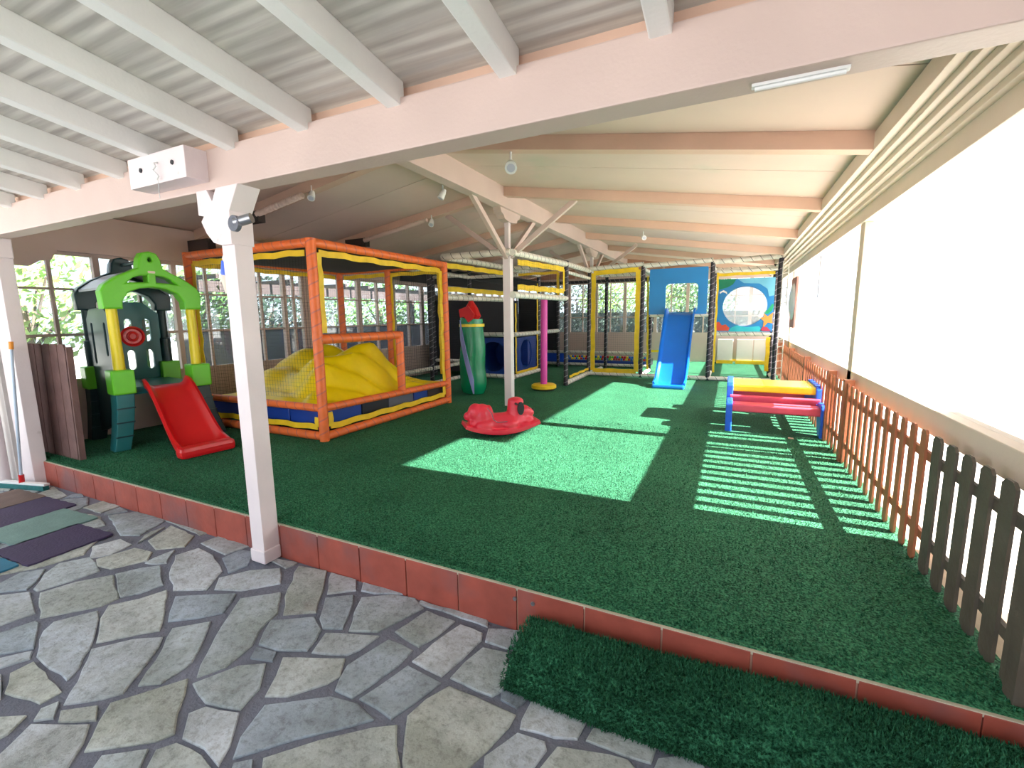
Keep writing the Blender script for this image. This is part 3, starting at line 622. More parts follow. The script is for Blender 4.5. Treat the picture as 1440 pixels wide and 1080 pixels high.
# ================================================================= ORANGE CAGE
X0, X1, Y0, Y1, ZT = -6.3, -4.1, 3.62, 6.14, 2.42
cg = empty('play_cage', ((X0 + X1) / 2, (Y0 + Y1) / 2, T), label='big orange padded play cage with yellow edging and black nets', cat='play cage')
R_ = .05; zb = T + R_
def pad(pts, m, parent, r=R_, name='frame_tube'): return MB().tube(pts, r, 12).build(name, m, parent, smooth=True)
def long(a, b, n=6): a = Vector(a); b = Vector(b); return [a.lerp(b, i / n) for i in range(n + 1)]
for (x, y) in ((X1, Y0), (X1, Y1), (X0, Y0), (X0, Y1), (-5.22, Y1)): pad(long((x, y, T), (x, y, ZT + .04)), padorange, cg, .055, 'post')
for z in (zb, ZT):
    pad(long((X0, Y0, z), (X1, Y0, z)), padorange, cg); pad(long((X1, Y0, z), (X1, Y1, z)), padorange, cg)
    pad(long((X0, Y1, z), (X1, Y1, z)), padorange, cg); pad(long((X0, Y0, z), (X0, Y1, z)), padorange, cg)
zm = .61
pad(long((X0, Y0, zm), (X1, Y0, zm)), padorange, cg, .045, 'deck_rail'); pad(long((X1, Y0, zm), (X1, Y1, zm - .05)), padorange, cg, .045, 'deck_rail')
pad(long((X1, Y0, 1.38), (X1, 5.0, 1.38)), padorange, cg, .055, 'hand_rail'); pad(long((X1, 5.0, 1.42), (X1, 5.0, zm)), padorange, cg, .055, 'entry_post')
def band(pts, w, parent, nrm, name='edge_band', wav=.008, m=None):
    """flat waving yellow band following pts"""
    mb = MB(); nrm = Vector(nrm); P = []
    for i in range(len(pts) - 1):
        a, b = Vector(pts[i]), Vector(pts[i + 1]); n = max(2, int((b - a).length / .12)); d = (b - a).normalized(); s_ = d.cross(nrm)
        vs = []
        for k in range(n + 1):
            p = a.lerp(b, k / n) + s_ * wav * sin(k * 1.7) + nrm * wav * .7 * sin(k * 2.9)
            vs += [p - s_ * w / 2 - nrm * .004, p + s_ * w / 2 - nrm * .004, p + s_ * w / 2 + nrm * .004, p - s_ * w / 2 + nrm * .004]
        fs = [(0, 1, 2, 3), tuple(4 * n + q for q in (3, 2, 1, 0))]
        for k in range(n):
            for q in range(4): q2 = (q + 1) % 4; fs.append((4 * k + q, 4 * k + q2, 4 * k + 4 + q2, 4 * k + 4 + q))
        mb.add(vs, fs)
    return mb.build(name, m or yellowcloth, parent)
g = .10
band([(X1, Y0 + g, 1.45), (X1, Y0 + g, ZT - g), (X1, Y1 - g, ZT - g), (X1, Y1 - g, zb + g), (X1, Y0 + g, zb + g), (X1, Y0 + g, .55)], .07, cg, (1, 0, 0))
band([(X1 - g, Y0, .5), (X1 - g, Y0, zb + g), (X0 + g, Y0, zb + g), (X0 + g, Y0, ZT - g), (X1 - g, Y0, ZT - g)], .065, cg, (0, -1, 0))
band([(X0 + g, Y1, ZT - g), (X1 - g, Y1, ZT - g), (X1 - g, Y1, .7)], .06, cg, (0, -1, 0))
band([(X0, Y0 + g, ZT - g), (X0, Y1 - g, ZT - g)], .06, cg, (1, 0, 0))
band([(-5.15, Y1, ZT - g), (-5.15, Y1, .8)], .05, cg, (0, -1, 0))
# nets
def netp(name, p0, p1, q1, q0, parent, cell=.05, t=.0014):
    p0, p1, q0, q1 = map(Vector, (p0, p1, q0, q1)); nx = max(1, int((p1 - p0).length / cell)); ny = max(1, int((q0 - p0).length / cell))
    return MB().strip(p0, p1, q1, q0, nx, ny, t).build(name, net, parent)
netp('net', (X0, Y0 + .02, .7), (X1, Y0 + .02, .7), (X1, Y0 + .02, ZT), (X0, Y0 + .02, ZT), cg, .045)
netp('net', (X1, 5.05, .7), (X1, Y1, .7), (X1, Y1, ZT), (X1, 5.05, ZT), cg, .045)
netp('net', (X0, Y1, .6), (X1, Y1, .6), (X1, Y1, ZT), (X0, Y1, ZT), cg, .045)
netp('net', (X0, Y0, .6), (X0, Y1, .6), (X0, Y1, ZT), (X0, Y0, ZT), cg, .045)
# sagging mesh roof
mr_ = MB(); n1, n2 = 16, 18
for i in range(n1 + 1):
    for j in range(n2 + 1):
        u, v = i / n1, j / n2; mr_.v.append((X0 + (X1 - X0) * u, Y0 + (Y1 - Y0) * v, ZT - .01 - .10 * sin(pi * u) * sin(pi * v) - .02 * sin(9 * u) * sin(7 * v)))
for i in range(n1):
    for j in range(n2): a = i * (n2 + 1) + j; mr_.f.append((a, a + 1, a + n2 + 2, a + n2 + 1))
ro = mr_.build('mesh_roof', netcloth, cg, smooth=True); md = ro.modifiers.new('t', 'SOLIDIFY'); md.thickness = .004
# deck cushions
yy = Y0 + .06
for i, (wd, mm) in enumerate(((.62, bluevinyl), (.5, blackvinyl), (.55, greyvinyl), (.35, bluevinyl), (.4, boxdark))):
    MB().box(X1 - .62, X1 - .07, yy, yy + wd - .01, .33, .56).build('deck_cushion', mm, cg, bevel=.02); yy += wd
MB().box(X0 + .07, X1 - .64, Y0 + .07, Y0 + .6, .33, .55).build('deck_cushion', bluevinyl, cg, bevel=.02)
MB().box(X0 + .08, X1 - .64, Y0 + .62, Y1 - .08, .33, .56).build('deck_cushion', blackvinyl, cg, bevel=.02)
loc(cg)
# yellow tarpaulin heap
hp = MB(); n1, n2 = 72, 84; hx0, hx1, hy0, hy1 = X0 + .1, X1 - .08, Y0 + .1, Y1 - .1
def hz(u, v):
    e = min(u, 1 - u, 1.0) ; e2 = min(v, 1 - v)
    edge = min(1, (min(u, (1 - u)) * 5.2)) ** .8 * min(1, (min(v * 5.5, (1 - v) * 2.2))) ** .85
    lump = .36 * math.exp(-((u - .72) ** 2 / .05 + (v - .22) ** 2 / .05)) + .50 * math.exp(-((u - .62) ** 2 / .07 + (v - .62) ** 2 / .06)) + .42 * math.exp(-((u - .25) ** 2 / .05 + (v - .45) ** 2 / .09)) + .22 * math.exp(-((u - .88) ** 2 / .03 + (v - .5) ** 2 / .04))
    lump = min(lump, .50)
    fold = .07 * sin(14 * u + 9 * v + 3 * sin(5 * v)) * sin(4 * v + 2) + .06 * abs(sin(11 * u - 17 * v + 2 * sin(7 * u))) + .03 * sin(30 * u + 6 * sin(9 * v)) * (1 - edge)
    return .60 + edge * (lump + fold * 1.1) - (1 - edge) * .03 + fold * .25
for i in range(n1 + 1):
    for j in range(n2 + 1):
        u, v = i / n1, j / n2; hp.v.append((hx0 + (hx1 - hx0) * u, hy0 + (hy1 - hy0) * v, max(.585, hz(u, v))))
for i in range(n1):
    for j in range(n2): a = i * (n2 + 1) + j; hp.f.append((a, a + 1, a + n2 + 2, a + n2 + 1))
o = hp.build('tarpaulin', tarp, smooth=True, label='crumpled yellow tarpaulin heaped over mats inside the orange cage', cat='tarpaulin')
md = o.modifiers.new('t', 'SOLIDIFY'); md.thickness = .012

# ================================================================= WHITE AND BLACK PLAY FRAME
fr = empty('climbing_gym', (-2.0, 10.35, T), label='large black post climbing frame with white padded rails and yellow edged nets', cat='climbing frame')
def post(x, y, z1=2.66, z0=T, r=.045): pad(long((x, y, z0), (x, y, z1), 8), padblack, fr, r, 'post')
def rail(a, b, r=.05, m=None): pad(long(a, b, 4), m or padwhite, fr, r, 'rail')
for p in ((-2.93, 8.6), (-2.97, 10.35), (-1.78, 10.35), (-.40, 10.35), (.80, 10.35), (-1.78, 11.5), (-.40, 11.5), (.80, 11.5), (-4.2, 8.6), (-4.3, 10.55), (-4.3, 11.95), (-5.4, 7.55), (-5.4, 9.1), (-2.97, 11.95), (-6.4, 9.1), (-5.4, 11.0)): post(*p)
ZT2 = 2.60
rail((-4.15, 6.22, ZT2 - .05), (-2.98, 6.22, ZT2 - .05)); rail((-2.95, 6.2, ZT2 - .06), (-2.93, 8.6, ZT2)); rail((-2.93, 8.6, ZT2), (-2.97, 10.35, ZT2 + .02))
rail((-4.15, 6.2, ZT2 - .05), (-4.2, 8.6, ZT2)); rail((-4.2, 8.6, ZT2), (-4.3, 10.55, ZT2)); rail((-4.2, 8.6, ZT2 - .02), (-2.93, 8.6, ZT2 - .02))
rail((-2.95, 6.2, 1.93), (-2.93, 8.6, 1.95)); rail((-4.15, 6.2, 1.93), (-4.2, 8.6, 1.96))
rail((-2.93, 8.6, 2.45), (-2.97, 10.35, 2.45), .035); rail((-2.93, 8.6, T + .05), (-2.97, 10.35, T + .05))
xs = [-2.97, -1.78, -.40, .82]
for a, b in zip(xs, xs[1:]):
    rail((a, 10.35, 2.66), (b, 10.35, 2.70)); rail((a, 11.5, 2.60), (b, 11.5, 2.60), .04)
    rail((a, 10.35, T + .045), (b, 10.35, T + .045), .045)
for x in xs: rail((x, 10.35, 2.60), (x, 11.5, 2.60), .04); rail((x, 10.35, T + .045), (x, 11.5, T + .045), .045)
rail((-.40, 11.5, 1.17), (.82, 11.5, 1.17)); rail((-1.62, 10.37, 1.60), (-.42, 10.37, 1.60), .035)
rail((-.40, 10.5, 2.48), (.82, 10.5, 2.48), .035)
for z in (.30, .60): rail((-5.4, 6.25, z), (-5.4, 9.1, z), .04)
rail((-5.4, 9.1, T + .05), (-4.3, 9.1, T + .05)); rail((-4.3, 9.1, T + .05), (-4.3, 10.55, T + .05)); rail((-5.4, 9.1, 1.22), (-4.3, 9.1, 1.22)); rail((-4.3, 9.1, 1.22), (-4.3, 11.95, 1.22))
rail((-6.4, 9.1, .6), (-5.4, 9.1, .6), .04); rail((-6.4, 9.1, 2.55), (-5.4, 9.1, 2.55), .04); rail((-5.4, 6.2, 2.5), (-5.4, 9.1, 2.5), .04)
for z in (.29, .62): rail((-5.4, 12.2, z), (-1.9, 12.2, z), .04)
# yellow bands
def yb(pts, n, w=.06): band(pts, w, fr, n, wav=.006)
yb([(-2.95, 6.4, 2.42), (-2.93, 8.45, 2.49), (-2.93, 8.45, 2.08), (-2.95, 6.4, 2.05)], (1, 0, 0), .085)
yb([(-4.15, 6.25, 2.43), (-4.2, 8.4, 2.48)], (1, 0, 0), .08); yb([(-4.15, 6.25, 2.06), (-4.2, 8.5, 2.08)], (1, 0, 0), .08)
yb([(-3.95, 8.6, 2.45), (-3.1, 8.6, 2.45), (-3.1, 8.6, 2.0)], (0, -1, 0), .05)
yb([(-2.87, 10.33, .36), (-2.87, 10.33, 2.56), (-1.88, 10.33, 2.59), (-1.88, 10.33, .36), (-2.87, 10.33, .36)], (0, -1, 0), .10)
yb([(-2.9, 8.75, .4), (-2.93, 10.2, .4)], (1, 0, 0), .05)
yb([(-4.3, 9.2, 1.9), (-4.3, 9.2, .36), (-4.3, 10.45, .36), (-4.3, 10.45, 2.4)], (1, 0, 0), .06)
yb([(-1.70, 10.5, 2.45), (-1.66, 10.5, .4)], (0, -1, 0), .04); yb([(-.30, 10.45, 2.45), (-.30, 10.45, .4)], (0, -1, 0), .04)
yb([(-.3, 10.9, 2.44), (.75, 10.9, 2.44), ], (0, -1, 0), .06); yb([(.74, 11.45, 1.1), (.74, 11.45, .35)], (0, -1, 0), .08)
yb([(-.3, 14.2, .33), (.8, 14.2, .33)], (0, -1, 0), .06)
yb([(.80, 10.45, .4), (.80, 10.45, 2.3)], (1, 0, 0), .04); yb([(-1.9, 12.15, .70), (-1.2, 12.15, .70)], (0, -1, 0), .06)
# white ladder loops up the end post
ld = MB()
for i in range(16): ld.bar((.83, 10.28, .4 + i * .14), (.92, 10.28, .42 + i * .14), .012, .012)
ld.tube([(.925, 10.28, .3), (.925, 10.28, 2.6)], .010, 6); ld.tube([(.83, 10.28, .3), (.83, 10.28, 2.6)], .008, 6); ld.build('rope_ladder', padwhite, fr)
# nets of the frame
netp('net', (-2.93, 6.3, 1.98), (-2.93, 8.6, 1.98), (-2.93, 8.6, 2.5), (-2.93, 6.3, 2.5), fr, .05)
netp('net', (-2.9, 10.34, .4), (-1.8, 10.34, .4), (-1.8, 10.34, 2.6), (-2.9, 10.34, 2.6), fr, .05)
netp('net', (-4.3, 9.1, .3), (-4.3, 11.9, .3), (-4.3, 11.9, 2.5), (-4.3, 9.1, 2.5), fr, .05)
netp('net', (-5.4, 6.3, .3), (-5.4, 9.1, .3), (-5.4, 9.1, 2.5), (-5.4, 6.3, 2.5), fr, .05)
netp('net', (-4.2, 8.62, 1.95), (-2.95, 8.62, 1.95), (-2.95, 8.62, 2.5), (-4.2, 8.62, 2.5), fr, .05)
netp('net', (-2.97, 11.95, .6), (-5.4, 11.95, .6), (-5.4, 11.95, 2.5), (-2.97, 11.95, 2.5), fr, .05)
rail((-5.4, 11.95, 2.5), (-1.78, 11.95, 2.5), .04, padblack); rail((-5.4, 9.1, 2.5), (-4.2, 9.1, 2.5), .04)
# dark cloth ceiling and slanted pads inside
MB().box(-5.38, -4.32, 9.12, 11.9, 2.44, 2.46).build('cloth_ceiling', netcloth, fr)
MB().box(-6.47, -6.45, 9.1, 14.0, .3, 2.14).build('dark_mesh_wall', netcloth, fr); MB().box(-6.4, -5.0, 13.9, 13.92, .3, 2.3).build('dark_mesh_wall', netcloth, fr); MB().box(-6.47, -6.45, 8.0, 14.0, 2.40, 2.80).build('dark_mesh_wall', netcloth, fr); MB().box(-6.5, -5.5, 9.14, 9.16, .35, 2.0).build('dark_mesh_wall', netcloth, fr)
# crawl box with blue tunnels
cutout('tunnel_panel', [rrect(-5.32, -4.36, .30, 1.14, .03), ell(-4.84, .72, .34, .34)], .02, lambda a, b, t: (a, 9.13 + t, b), bluevinyl, fr)
cutout('tunnel_panel', [rrect(9.2, 10.45, .38, 1.14, .03), ell(9.8, .76, .33, .33)], .02, lambda a, b, t: (-4.33 + t, a, b), bluevinyl, fr)
tm = MB(); tm.tube([(-4.84, 9.14, .72), (-4.84, 9.9, .72)], .345, 28, cap=False); o = tm.build('tunnel', bluevinyl, fr, smooth=True)
tm = MB(); tm.tube([(-4.36, 9.8, .76), (-4.7, 9.8, .76)], .335, 28, cap=False); o = tm.build('tunnel', blueplast, fr, smooth=True)
MB().box(-5.36, -4.34, 9.95, 10.5, .3, 1.14).build('crawl_box', bluevinyl, fr, bevel=.02)
MB().box(-5.36, -4.34, 9.14, 10.5, 1.15, 1.19).build('deck', blackvinyl, fr)
# blue slide panel
cutout('slide_panel', [rrect(-1.64, -.48, 1.60, 2.58, .02), rrect(-1.30, -.66, 1.66, 2.26, .08)], .03, lambda a, b, t: (a, 10.36 + t, b), panelblue, fr, bevel=.004)
# sea mural
mu = cutout('sea_panel', [rrect(-.34, .80, 1.22, 2.38, .01), ell(.24, 1.78, .44, .42, 40)], .02, lambda a, b, t: (a, 11.45 + t, b), panelblue, fr)
def patch(nm, pts, m, par, y=11.432): MB().prism(pts, lambda a, b, t: (a, t, b), y, y + .006).build(nm, m, par)
patch('painted_seaweed', [(-.34, 2.38), (.05, 2.38), (-.02, 2.26), (-.12, 2.2), (-.34, 2.14)], mat('deep_green_paint', rgb(10, 130, 96)), mu)
patch('painted_wave', [(.06, 2.38), (.80, 2.38), (.80, 2.0), (.70, 1.98), (.66, 2.14), (.5, 2.26), (.2, 2.28)], mat('light_blue_paint', rgb(110, 186, 220)), mu)
patch('painted_water', [(-.05, 1.22), (.62, 1.22), (.55, 1.34), (.3, 1.32), (.1, 1.36), (-.02, 1.30)], mat('aqua_paint', rgb(50, 190, 210)), mu)
patch('painted_crab', [(-.34, 1.24), (-.06, 1.24), (-.04, 1.30), (-.12, 1.38), (-.2, 1.36), (-.26, 1.44), (-.34, 1.42)], mat('crab_red_paint', rgb(226, 84, 60)), mu)
patch('painted_starfish', [(.62, 1.62), (.70, 1.55), (.80, 1.64), (.79, 1.50), (.80, 1.40), (.71, 1.42), (.62, 1.30), (.63, 1.45), (.55, 1.52), (.63, 1.54)], mat('starfish_orange_paint', rgb(240, 150, 70)), mu)
patch('painted_fish', [(.56, 1.24), (.78, 1.23), (.70, 1.32), (.62, 1.33)], mat('fish_red_paint', rgb(200, 60, 90)), mu)
patch('painted_fin', [(-.28, 2.1), (-.2, 2.14), (-.13, 2.1), (-.12, 2.04), (-.16, 2.08), (-.22, 2.1), (-.27, 2.06)], white, mu)
patch('painted_weed', [(.62, 1.62), (.70, 1.70), (.77, 1.82), (.80, 1.80), (.78, 1.68), (.70, 1.6)], mat('weed_green_paint', rgb(20, 160, 110)), mu)
dm = MB(); vs = []
dm.lathe((.24, 11.44, 1.78), [(.44 * cos(a), -.16 * sin(a)) for a in [k * pi / 2 / 8 for k in range(8)]] + [(.01, -.16)], 36, 'y'); dm.build('clear_dome', domeplastic, fr, smooth=True)
# side panel with a white dome on the wall side
sp_ = MB(); sp_.box(.99, 1.02, 9.5, 10.25, 1.35, 2.25); sp_.build('side_panel', mat('dusky_pink_panel', rgb(176, 120, 112)), fr)
dm = MB(); dm.lathe((.99, 9.86, 1.82), [(.33 * cos(a), -.06 * sin(a)) for a in [k * pi / 2 / 6 for k in range(6)]] + [(.01, -.06)], 30, 'x'); dm.build('white_dome', mirror, fr, smooth=True)
loc(fr)
# white panels at the far end
for i, x in enumerate((-.33, .16, .58)):
    d = empty('floor_panel', (x + .2, 14.1, T), label='white panel with yellow foot at the back wall, %s one seen under the sea panel' % ('leftmost', 'middle', 'rightmost')[i], cat='panel')
    MB().box(x, x + .4, 14.15, 14.2, T, .92).build('board', wallwhite, d, bevel=.01); MB().box(x - .01, x + .41, 14.13, 14.22, T, .33).build('foot_band', yellowcloth, d); loc(d)

# ball pit
bp = empty('ball_pit', (-3.6, 12.6, T), label='low dark ball pit tub behind the tall yellow edged net panel', cat='ball pit')
MB().box(-5.35, -1.95, 12.24, 12.28, .33, .40).build('front_wall', bluevinyl, bp); MB().box(-5.35, -4.2, 12.22, 12.26, .33, .58).build('side_cushion', royal, bp, bevel=.01)
MB().box(-5.35, -1.95, 12.30, 13.3, T, .40).build('tub_floor', blackvinyl, bp); loc(bp)
cols = {'red': redplast, 'yellow': yplast, 'green': lime, 'blue': blueplast}; protos = {}
rb = random.Random(11); BG = 'plastic balls in the ball pit'
names = list(cols)
for i in range(34):
    for j in range(2):
        c = names[rb.randrange(4)]; x = -4.15 + i * .066; p = (x + .02 * (j % 2), 12.34 + .01 * j, .435 + .056 * j)
        if c not in protos:
            o = MB().ball((0, 0, 0), .033, 10, 7).build('ball', cols[c], smooth=True, label='small %s plastic ball in the ball pit' % c, cat='ball', group='%s %s' % (c, BG)); protos[c] = o
        else: o = protos[c].copy(); C.objects.link(o)
        o.location = p
# ================================================================= BLUE SLIDE
def slide(name, A, B, width, m, label, segs=20, hgt=.10, lip=.1, sag=.0, tfrac=.12, endflat=.16, flare=0, thick=.02):
    """chute from A (top) to B (bottom); U-shaped section"""
    A, B = Vector(A), Vector(B); d = B - A; hd = Vector((d.x, d.y, 0)); L = hd.length; hd.normalize(); sd = Vector((-hd.y, hd.x, 0))
    prof = []
    for i in range(segs + 1):
        t = i / segs
        if t < tfrac: z = A.z - (A.z - B.z) * .02 * t / tfrac
        elif t > 1 - endflat: z = B.z + .012 * (1 - t) / endflat
        else:
            q = (t - tfrac) / (1 - tfrac - endflat); s_ = q * q * (3 - 2 * q) * .35 + q * .65; z = A.z - (A.z - B.z) * (.02 + .968 * s_)
        prof.append((t, z - sag * sin(pi * t)))
    mb = MB(); W = width / 2
    for (t, z) in prof:
        w_ = W * (1 + flare * t); h = hgt * (1 - .35 * max(0, (t - .85) / .15))
        c = A + hd * L * t; c.z = z
        sec = [(-w_, -.02), (-w_ - .02, h), (-w_ + .012, h + .008), (-w_ + .05, .015), (-w_ + .09, 0), (w_ - .09, 0), (w_ - .05, .015), (w_ - .012, h + .008), (w_ + .02, h), (w_, -.02)]
        for a, b in sec: mb.v.append(tuple(c + sd * a + Vector((0, 0, b))))
    n = 10
    for i in range(segs):
        for k in range(n): k2 = (k + 1) % n; mb.f.append((i * n + k, i * n + k2, (i + 1) * n + k2, (i + 1) * n + k))
    mb.f.append(tuple(range(n))); mb.f.append(tuple(segs * n + k for k in range(n - 1, -1, -1)))
    return mb, A, B, hd, sd
sb_ = empty('slide', (-1.0, 9.4, T), label='blue plastic slide coming down from the opening in the sky blue panel', cat='slide')
mb, A, B, hd, sd = slide('slide', (-.98, 10.34, 1.64), (-1.02, 8.98, T + .03), .56, blueplast, '', hgt=.11)
mb.build('chute', blueplast, sb_, smooth=True)
MB().box(-1.31, -.73, 8.84, 9.0, T, T + .07).build('end_lip', blueplast, sb_, bevel=.03); loc(sb_)

# ================================================================= PLAY TOWER
tw = empty('play_tower', (-5.82, 2.92, T), radians(-8), label='green plastic climbing tower with lime arch, yellow posts and red slide', cat='play tower')
# local: x = forward (towards the slide), y = sideways, z above the turf
def tb(mb, name, m, **kw): return mb.build(name, m, tw, **kw)
def arch_out(s=1.0):
    o = [(-.535, 1.50), (-.545, 1.68), (-.50, 1.75), (-.36, 1.84), (-.22, 1.90), (-.135, 1.94), (-.115, 2.04), (-.08, 2.10), (0, 2.12)]
    return o + [(-a, b) for a, b in o[-2::-1]] + [(.34, 1.50), (.335, 1.58), (.27, 1.67), (.14, 1.72), (0, 1.735), (-.14, 1.72), (-.27, 1.67), (-.335, 1.58), (-.34, 1.50)]
hole = [(-.27, 1.775), (-.20, 1.83), (-.12, 1.855), (-.045, 1.86), (-.045, 1.79), (-.15, 1.785)]
eye = ell(0, 2.03, .022, .022, 12)
ar = cutout('front_arch', [arch_out(), hole, [(-a, b) for a, b in hole][::-1], eye], .13, lambda a, b, t: (t + .0, a, b), lime, tw, bevel=.018)
for pl in ar.data.polygons: pl.use_smooth = False
cutout('back_arch', [arch_out(), hole, [(-a, b) for a, b in hole][::-1]], .13, lambda a, b, t: (t - .86, a, b), tealdark, tw, bevel=.018)
for s_ in (-1, 1):
    mb = MB(); mb.prism(rrect(s_ * .43 - .045, s_ * .43 + .045, 1.60, 1.72, .04), lambda a, b, t: (t, a, b), .06, .082); mb.build('arch_inset', yplast, ar)
mb = MB(); mb.prism(rrect(-.04, .04, 1.885, 1.91, .01), lambda a, b, t: (t, a, b), .06, .086); mb.build('name_plate', creambeam, ar)
for s_, zt_ in ((-1, 1.52), (1, 1.52)):
    tb(MB().tube([(0, s_ * .435, .80), (0, s_ * .435, 1.0), (0, s_ * .435, 1.16), (0, s_ * .435, zt_)], [.062, .062, .058, .056], 14), 'front_post', yplast, smooth=True)
    tb(MB().tube([(-.86, s_ * .43, .80), (-.86, s_ * .43, 1.15), (-.86, s_ * .43, 1.16), (-.86, s_ * .43, 1.52)], [.075, .075, .055, .055], 14), 'back_post', tealdark, smooth=True)
    for x in (0, -.86):
        mb = MB(); mb.box(x - .10, x + .11, s_ * .44 - .12, s_ * .44 + .12, .60, .86); tb(mb, 'corner_block', lime, bevel=.018)
# roof sheets
for s_ in (-1, 1):
    pr_ = [(s_ * .50, 1.70), (s_ * .36, 1.80), (s_ * .22, 1.865), (s_ * .10, 1.90), (s_ * .10, 1.925), (s_ * .22, 1.89), (s_ * .36, 1.825), (s_ * .50, 1.725)]
    mb = MB(); mb.prism(pr_, lambda a, b, t: (t, a, b), -.84, -.02); tb(mb, 'roof_sheet', roofgrey)
tb(MB().tube([(-.85, 0, 2.03), (0, 0, 2.03)], .022, 10), 'ridge_bar', tealdark, smooth=True)
# platform
tb(MB().box(-.86, .05, -.40, .40, .58, .66), 'platform', teal, bevel=.02)
# legs: splayed, stepped
def leg(x, s_, out, fwd, nm, m, w=.24, steps=3):
    mb = MB(); z0, z1 = 0.0, .60; secs = []
    for i in range(9):
        t = i / 8; z = z1 - (z1 - z0) * t; off = out * (t ** 1.6); fo = fwd * (t ** 1.4)
        secs.append((x + fo, s_ * (.44 + off), z, w * (1.0 - .12 * t)))
    for i, (cx, cy, z, ww) in enumerate(secs):
        for a, b in ((-.5, -.4), (.5, -.4), (.5, .4), (-.5, .4)): mb.v.append((cx + a * ww * .8, cy + b * ww, z))
    for i in range(8):
        for k_ in range(4): k2 = (k_ + 1) % 4; mb.f.append((i * 4 + k_, i * 4 + k2, (i + 1) * 4 + k2, (i + 1) * 4 + k_))
    mb.f.append((0, 1, 2, 3)); mb.f.append((35, 34, 33, 32)); L_ = tb(mb, nm, m, bevel=.012)
    for t in (.3, .55, .8):
        st_ = MB(); cx, cy, z, ww = secs[int(t * 8)]; st_.box(cx + ww * .38, cx + ww * .44, cy - ww * .42, cy + ww * .42, z - .006, z + .008); st_.build('step_ridge', tealdark, L_)
leg(0, -1, .10, .02, 'leg', teal); leg(0, 1, .16, .05, 'leg', tealdark); leg(-.86, -1, .06, -.02, 'leg', tealdark); leg(-.86, 1, .06, 0, 'leg', tealdark)
# side and back panels with slots
def slots(y0, y1): 
    n = 3; wv_ = (y1 - y0) / n; out = []
    for i in range(n):
        c = y0 + wv_ * (i + .5)
        out += [rrect(c - .045, c + .045, .78, 1.02, .04), rrect(c - .045, c + .045, 1.12, 1.40, .04)]
    return out
cutout('back_panel', [[(-.38, .62), (.38, .62), (.38, 1.46), (.2, 1.6), (-.2, 1.6), (-.38, 1.46)]] + slots(-.33, .33), .04, lambda a, b, t: (-.86 + t, a, b), teal, tw, bevel=.006)
sp1 = [[(-.78, .10), (-.10, .30), (-.08, 1.46), (-.2, 1.52), (-.66, 1.52), (-.80, 1.40)], rrect(-.66, -.60, .9, 1.36, .03), rrect(-.24, -.18, 1.0, 1.36, .03)]
cutout('side_panel', sp1, .05, lambda a, b, t: (a, -.43 + t, b), tealdark, tw, bevel=.008)
# steering wheel
wh = MB()
wh.lathe((-.36, -.14, 1.20), [(.085, 0), (.112, .015), (.115, .04), (.095, .05), (.085, .03), (.060, .03), (.055, .045), (.040, .05), (.030, .04), (.01, .042)], 28, 'x')
for v_i, v_ in enumerate(wh.v): wh.v[v_i] = (v_[0], -.14 + (v_[1] + .14) / .84, v_[2])
tb(wh, 'steering_wheel', redplast, smooth=True)
tb(MB().tube([(-.84, -.14, 1.20), (-.36, -.14, 1.20)], .02, 8), 'wheel_shaft', tealdark)
# red slide
mb, A, B, hd, sd = slide('s', (.06, .02, .66), (.98, -.02, .07), .48, redplast, '', hgt=.075, endflat=.14, tfrac=.08, flare=.12)
ch = tb(mb, 'slide_chute', redplast, smooth=True)
mb = MB(); mb.box(.92, 1.08, -.32, .29, .0, .115); mb.build('slide_lip', redplast, tw, bevel=.04)
tw.scale = (.97, .84, 1)
# left over picket gate leaning in front of the tower
gt = empty('gate_panel', (-6.29, 2.15, T), label='faded plum brown wooden gate panel leaning beside the play tower, on the curb', cat='gate')
for i in range(6):
    x = -6.80 + i * .163
    mb = MB(); h = .074
    mb.prism([(x, 0), (x + 2 * h, 0), (x + 2 * h, 1.12), (x + 1.6 * h, 1.155), (x + .4 * h, 1.155), (x, 1.12)], lambda a, b, t: (a, t + .02 * b, b + T), 2.10, 2.12); mb.build('board', gatewood, gt, bevel=.003)
for z in (.25, .9):
    mb = MB(); mb.prism([(-6.78, z), (-5.82, z), (-5.82, z + .08), (-6.78, z + .08)], lambda a, b, t: (a, t + .02 * b, b + T), 2.12, 2.145); mb.build('cross_board', gatewood, gt)
mb = MB(); mb.prism([(-5.815, 0), (-5.795, 0), (-5.795, 1.13), (-5.815, 1.13)], lambda a, b, t: (a, t + .02 * b, b + T), 2.10, 2.15); mb.build('edge_batten', gatewood, gt)
loc(gt)
# squeegee
sq = empty('squeegee', (-6.2, 1.86, 0), label='teal floor squeegee with pale pole and orange tip leaning on the broad white post', cat='squeegee')
MB().tube([(-6.17, 1.78, .10), (-6.06, 1.83, 1.38)], .013, 10).build('pole', poleblue, sq, smooth=True); MB().tube([(-6.062, 1.83, 1.36), (-6.055, 1.833, 1.43)], .018, 10).build('tip', orangecap, sq)
MB().tube([(-6.172, 1.78, .06), (-6.165, 1.782, .14)], .022, 10).build('socket', redplast, sq)
MB().bar((-6.42, 1.72, .055), (-5.88, 1.86, .055), .05, .022).build('head', white, sq, bevel=.004); MB().bar((-6.42, 1.71, .024), (-5.88, 1.85, .024), .05, .045).build('bristles', tealbrush, sq); loc(sq)
